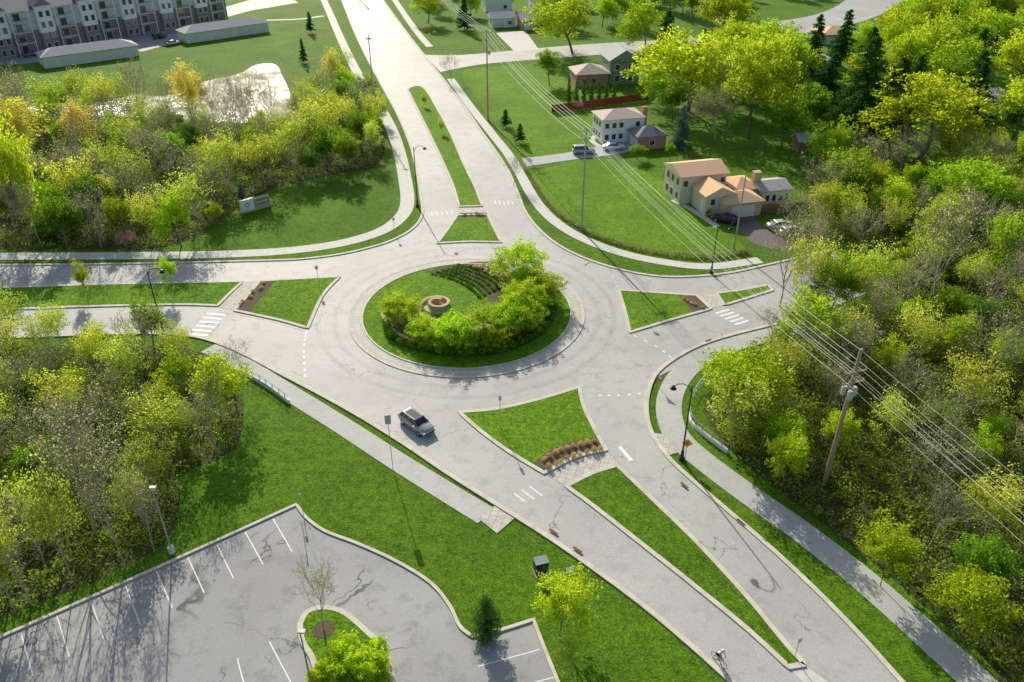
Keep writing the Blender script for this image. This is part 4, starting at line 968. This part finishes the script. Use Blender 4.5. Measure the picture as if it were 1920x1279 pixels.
vol(t,1,9,0,9,6,'greensid','gable',2.6,'groof','y'); vol(t,-8,.5,-1,7,3.2,'rbrick','hip',1.8,'proof')
for z_ in (1.6,4.4):
    for c in (3,6.5): win(t,'S',c,z_,0,1.2,1.4)
for c in (-6,-3.5): win(t,'S',c,1.6,-1,1.2,1.2)
def smallhouse(px,py,rz,w,d,h,wm,rm,label,rk='gable',g=1):
    t=thing('small_house',label,'house',G(px,py),R(rz)); vol(t,-w/2,w/2,0,d,h,wm,rk,h*.55,rm)
    if g: gdoor(t,'S',-w*.2,0,min(4.5,w*.4))
    win(t,'S',w*.25,1.6,0,1.2,1.2); win(t,'W',d/2,1.6,-w/2,1.2,1.2)
smallhouse(945,52,12,8,7,2.9,'wsiding','groof','white garage house at the top beside the north road, front one')
smallhouse(1003,56,12,9,8,3,'rbrick','groof','brick house right of the white garage house at top')
smallhouse(935,22,12,10,8,4.8,'wsiding','groof','white two-storey house behind the white garage house','gable',0)
smallhouse(1030,22,12,12,9,5,'wsiding','droof','dark-roofed house at the top centre','hip',0)
smallhouse(1525,140,8,13,9,3,'greysid','groof','grey house between trees left of the curved street','hip')
smallhouse(1575,84,8,12,9,3,'tbrick','oroof','brick house by the curved street','hip')
smallhouse(1790,38,-10,15,10,3.2,'rbrick','droof','brick house with dark roof near the top right','hip')
smallhouse(1905,70,-10,12,10,3.2,'wsiding','groof','white house at the top right edge','gable')
smallhouse(1870,215,5,12,9,3.2,'greysid','groof','grey house between the bright trees at right','hip')
A=G(0,112); B=G(428,36); d=(B-A); L=d.length; ang=math.atan2(d.y,d.x)
t=thing('apartment_building','long four-storey apartment building in dark brick and white panels','apartment building',A,ang)
Wd=16; x0=-40
MB().box(x0,L,0,Wd,0,6.4).build('lower_wall',MT['dkbrick'],t); MB().box(x0,L,.05,Wd,6.4,12).build('upper_wall',MT['greysid'],t)
MB().add([(x0-.6,-.7,12.003),(L+.6,-.7,12.003),(L+.6,Wd+.6,12.003),(x0-.6,Wd+.6,12.003),(x0+6,Wd/2,15.5),(L-6,Wd/2,15.5)],[(3,2,1,0),(0,1,5,4),(2,3,4,5),(1,2,5),(3,0,4)]).build('roof',MT['droof'],t)
nb=int((L+40)/12); bw=(L+40)/nb
for i in range(nb):
    xs=x0+i*bw
    MB().box(xs+.6,xs+5.2,-1.2,-.003,0,12.9).build('bay',MT['wsiding'],t)
    MB().box(xs+.55,xs+5.25,-1.25,-.02,0,5.5).build('bay_base',MT['dkbrick'],t)
    MB().add([(xs+.2,-1.6,12.9),(xs+5.6,-1.6,12.9),(xs+2.9,-1.6,15.2),(xs+.2,4,12.9),(xs+5.6,4,12.9),(xs+2.9,4,15.2)],[(0,1,2),(3,5,4),(0,2,5,3),(1,4,5,2),(0,3,4,1)]).build('dormer_roof',MT['droof'],t)
    for fl in range(4):
        zc=1.6+fl*3
        if x0+i*bw>-22:
            for c in (1.9,4.0): win(t,'S',xs+c,zc,-1.25,1.1,1.6)
            win(t,'S',xs+8.5,zc-.1,0,1.9,2.0)
            if fl>0:
                b_=MB(); b_.box(xs+6.2,xs+11.2,-1.5,-.01,zc-1.45,zc-1.3); bo=b_.build('balcony',MT['wsiding'],t)
                r_=MB(); r_.box(xs+6.2,xs+11.2,-1.5,-1.46,zc-.35,zc-.3)
                for k in range(12): r_.box(xs+6.25+k*.44,xs+6.29+k*.44,-1.5,-1.46,zc-1.3,zc-.35)
                r_.build('balcony_rail',MT['black'],bo)
    MB().box(xs+6.0,xs+6.2,-1.55,-1.35,0,12).build('balcony_column',MT['wsiding'],t)
    MB().box(xs+11.2,xs+11.4,-1.55,-1.35,0,12).build('balcony_column',MT['wsiding'],t)
def garage(a,b,label):
    A=G(*a);B=G(*b);d=B-A;L=d.length; t=thing('garage_block',label,'garage',A,math.atan2(d.y,d.x))
    vol(t,0,L,0,7.5,2.9,'cream','hip',1.7,'groof'); n=int(L/3.6)
    for i in range(n): gdoor(t,'S',(i+.5)*L/n,0,2.5)
garage((85,129),(262,105),'cream garage block with grey hipped roof, left one')
garage((352,82),(505,60),'cream garage block with grey hipped roof, right one')
def fence(pts,h,m,label):
    c=gp(pts); t=thing('garden_fence',label,'fence',c[0]); o3=c[0]
    for a_,b_ in zip(c,c[1:]):
        a_=a_-o3;b_=b_-o3; tt=(b_-a_).normalized(); n=max(1,round((b_-a_).length/2.4)); L=(b_-a_).length
        mb=MB(); M_=Matrix.Translation(a_)@Matrix.Rotation(math.atan2(tt.y,tt.x),4,'Z')
        k=0
        while k*.2<L: mb.box(k*.2,min(L,k*.2+.17),-.03,.03,.05,h-.1+.03*(k%2),M_); k+=1
        mb.build('fence_panel',MT[m],t)
        for i in range(n+1): MB().box(i*L/n-.06,i*L/n+.06,.032,.15,0,h+.05,M_).build('post',MT[m],t)
fence([(1035,212),(1130,200),(1215,188)],2.0,'fence','red-brown board fence behind the white house lawn')
fence([(1420,398),(1480,400),(1530,388)],1.8,'bfence','brown board fence right of the white annex')
# ---------------------------------------------------------------- cyclist
bl=G(1347,1243,.04); bh=head((1290,1150),(1370,1230))
t=thing('bicycle','slim dark road bicycle ridden down the south lane','bicycle',bl,bh)
for nm,x in (('rear_wheel',-.5),('front_wheel',.52)):
    mb=MB(); mb.tube([(x+.34*math.cos(a*PI/12),0,.35+.34*math.sin(a*PI/12)) for a in range(25)],.02,6,False); wo=mb.build(nm,MT['tyre'],t)
    s_=MB()
    for a in range(8): s_.tube([(x,0,.35),(x+.33*math.cos(a*PI/4),0,.35+.33*math.sin(a*PI/4))],.004,3)
    s_.build('spokes',MT['galv'],wo)
mb=MB()
for a_,b_ in (((-.5,0,.35),(-.05,0,.29)),((-.05,0,.29),(-.2,0,.88)),((-.5,0,.35),(-.18,0,.8)),((-.18,0,.8),(.38,0,.82)),((-.05,0,.29),(.4,0,.72)),((.36,0,.9),(.52,0,.35))): mb.tube([a_,b_],.02,6)
mb.build('frame',MT['black'],t)
MB().tube([(.38,-.23,.98),(.40,0,.99),(.38,.23,.98)],.016,6).build('handlebar',MT['black'],t); MB().tube([(.36,0,.9),(.40,0,.99)],.018,6).build('stem',MT['black'],t)
MB().add([(-.34,-.08,.93),(-.34,.08,.93),(-.05,.02,.93),(-.05,-.02,.93),(-.34,-.08,.89),(-.34,.08,.89),(-.05,.02,.9),(-.05,-.02,.9)],[(0,3,2,1),(4,5,6,7),(0,1,5,4),(1,2,6,5),(2,3,7,6),(3,0,4,7)]).build('saddle',MT['black'],t)
MB().box(-.1,.0,.08,.17,.11,.13).build('pedal',MT['black'],t); MB().box(-.1,.0,-.17,-.08,.45,.47).build('pedal',MT['black'],t)
def skin(name,vs,es,rs,mat,par,sub=1):
    me=bpy.data.meshes.new(name); me.from_pydata(vs,es,[]); me.materials.append(mat); o=bpy.data.objects.new(name,me); COL.objects.link(o); o.parent=par
    sk_=o.modifiers.new('s','SKIN'); sk_.use_smooth_shade=True
    if not me.skin_vertices: 
        bm=bmesh.new(); bm.from_mesh(me); bm.verts.layers.skin.verify(); bm.to_mesh(me); bm.free()
    for i,r in enumerate(rs): me.skin_vertices[0].data[i].radius=(r,r)
    me.skin_vertices[0].data[0].use_root=True
    ss=o.modifiers.new('u','SUBSURF'); ss.levels=sub; ss.render_levels=sub; return o
pt=thing('person','cyclist in a white shirt and dark shorts leaning on the handlebars','person',bl,bh)
vs=[(-.2,0,1.0),(-.1,0,1.15),(.02,0,1.32),(.08,0,1.43),(.13,0,1.52),(.19,0,1.62),(.2,0,1.72)]; es=[(i,i+1) for i in range(6)]; rs=[.14,.13,.15,.12,.055,.09,.085]
for s in (-1,1):
    k=len(vs); vs+=[(.06,s*.18,1.42),(.22,s*.24,1.22),(.36,s*.23,1.03),(.40,s*.225,1.01)]; es+=[(3,k),(k,k+1),(k+1,k+2),(k+2,k+3)]; rs+=[.06,.045,.03,.034]
    for j in range(4):
        q=len(vs); y=s*(.195+j*.02); vs+=[(.43,y,1.015),(.435,y,.985),(.41,y,.965)]; es+=[(k+3,q),(q,q+1),(q+1,q+2)]; rs+=[.009,.009,.008]
    q=len(vs); vs+=[(.385,s*.185,1.0),(.395,s*.18,.975)]; es+=[(k+3,q),(q,q+1)]; rs+=[.01,.009]
    k=len(vs); kn=(.12,s*.13,.62) if s>0 else (.24,s*.13,.88); an=(-.1,s*.125,.2) if s>0 else (-.1,s*.125,.54); to=(.06,s*.125,.15) if s>0 else (.06,s*.125,.49)
    vs+=[(-.17,s*.1,.97),kn,an,to]; es+=[(0,k),(k,k+1),(k+1,k+2),(k+2,k+3)]; rs+=[.1,.062,.04,.035]
bo=skin('body',vs,es,rs,MT['skin'],pt)
skin('shirt',[(-.17,0,1.04),(-.1,0,1.15),(.02,0,1.32),(.08,0,1.43),(.06,.18,1.42),(.15,.22,1.3),(.06,-.18,1.42),(.15,-.22,1.3)],[(0,1),(1,2),(2,3),(3,4),(4,5),(3,6),(6,7)],[.16,.15,.17,.135,.08,.065,.08,.065],MT['shirt'],pt)
skin('shorts',[(-.2,0,1.0),(-.17,.1,.97),(.02,.125,.75),(-.17,-.1,.97),(.1,-.125,.92)],[(0,1),(1,2),(0,3),(3,4)],[.155,.118,.09,.118,.09],MT['shorts'],pt)
mb=MB(); mb.lathe([(0,.17),(.07,.155),(.115,.11),(.14,.04),(.145,0),(.12,-.01)],(.19,0,1.68),14); mb.build('helmet',MT['white'],pt,True)
print('objects',len(bpy.data.objects))
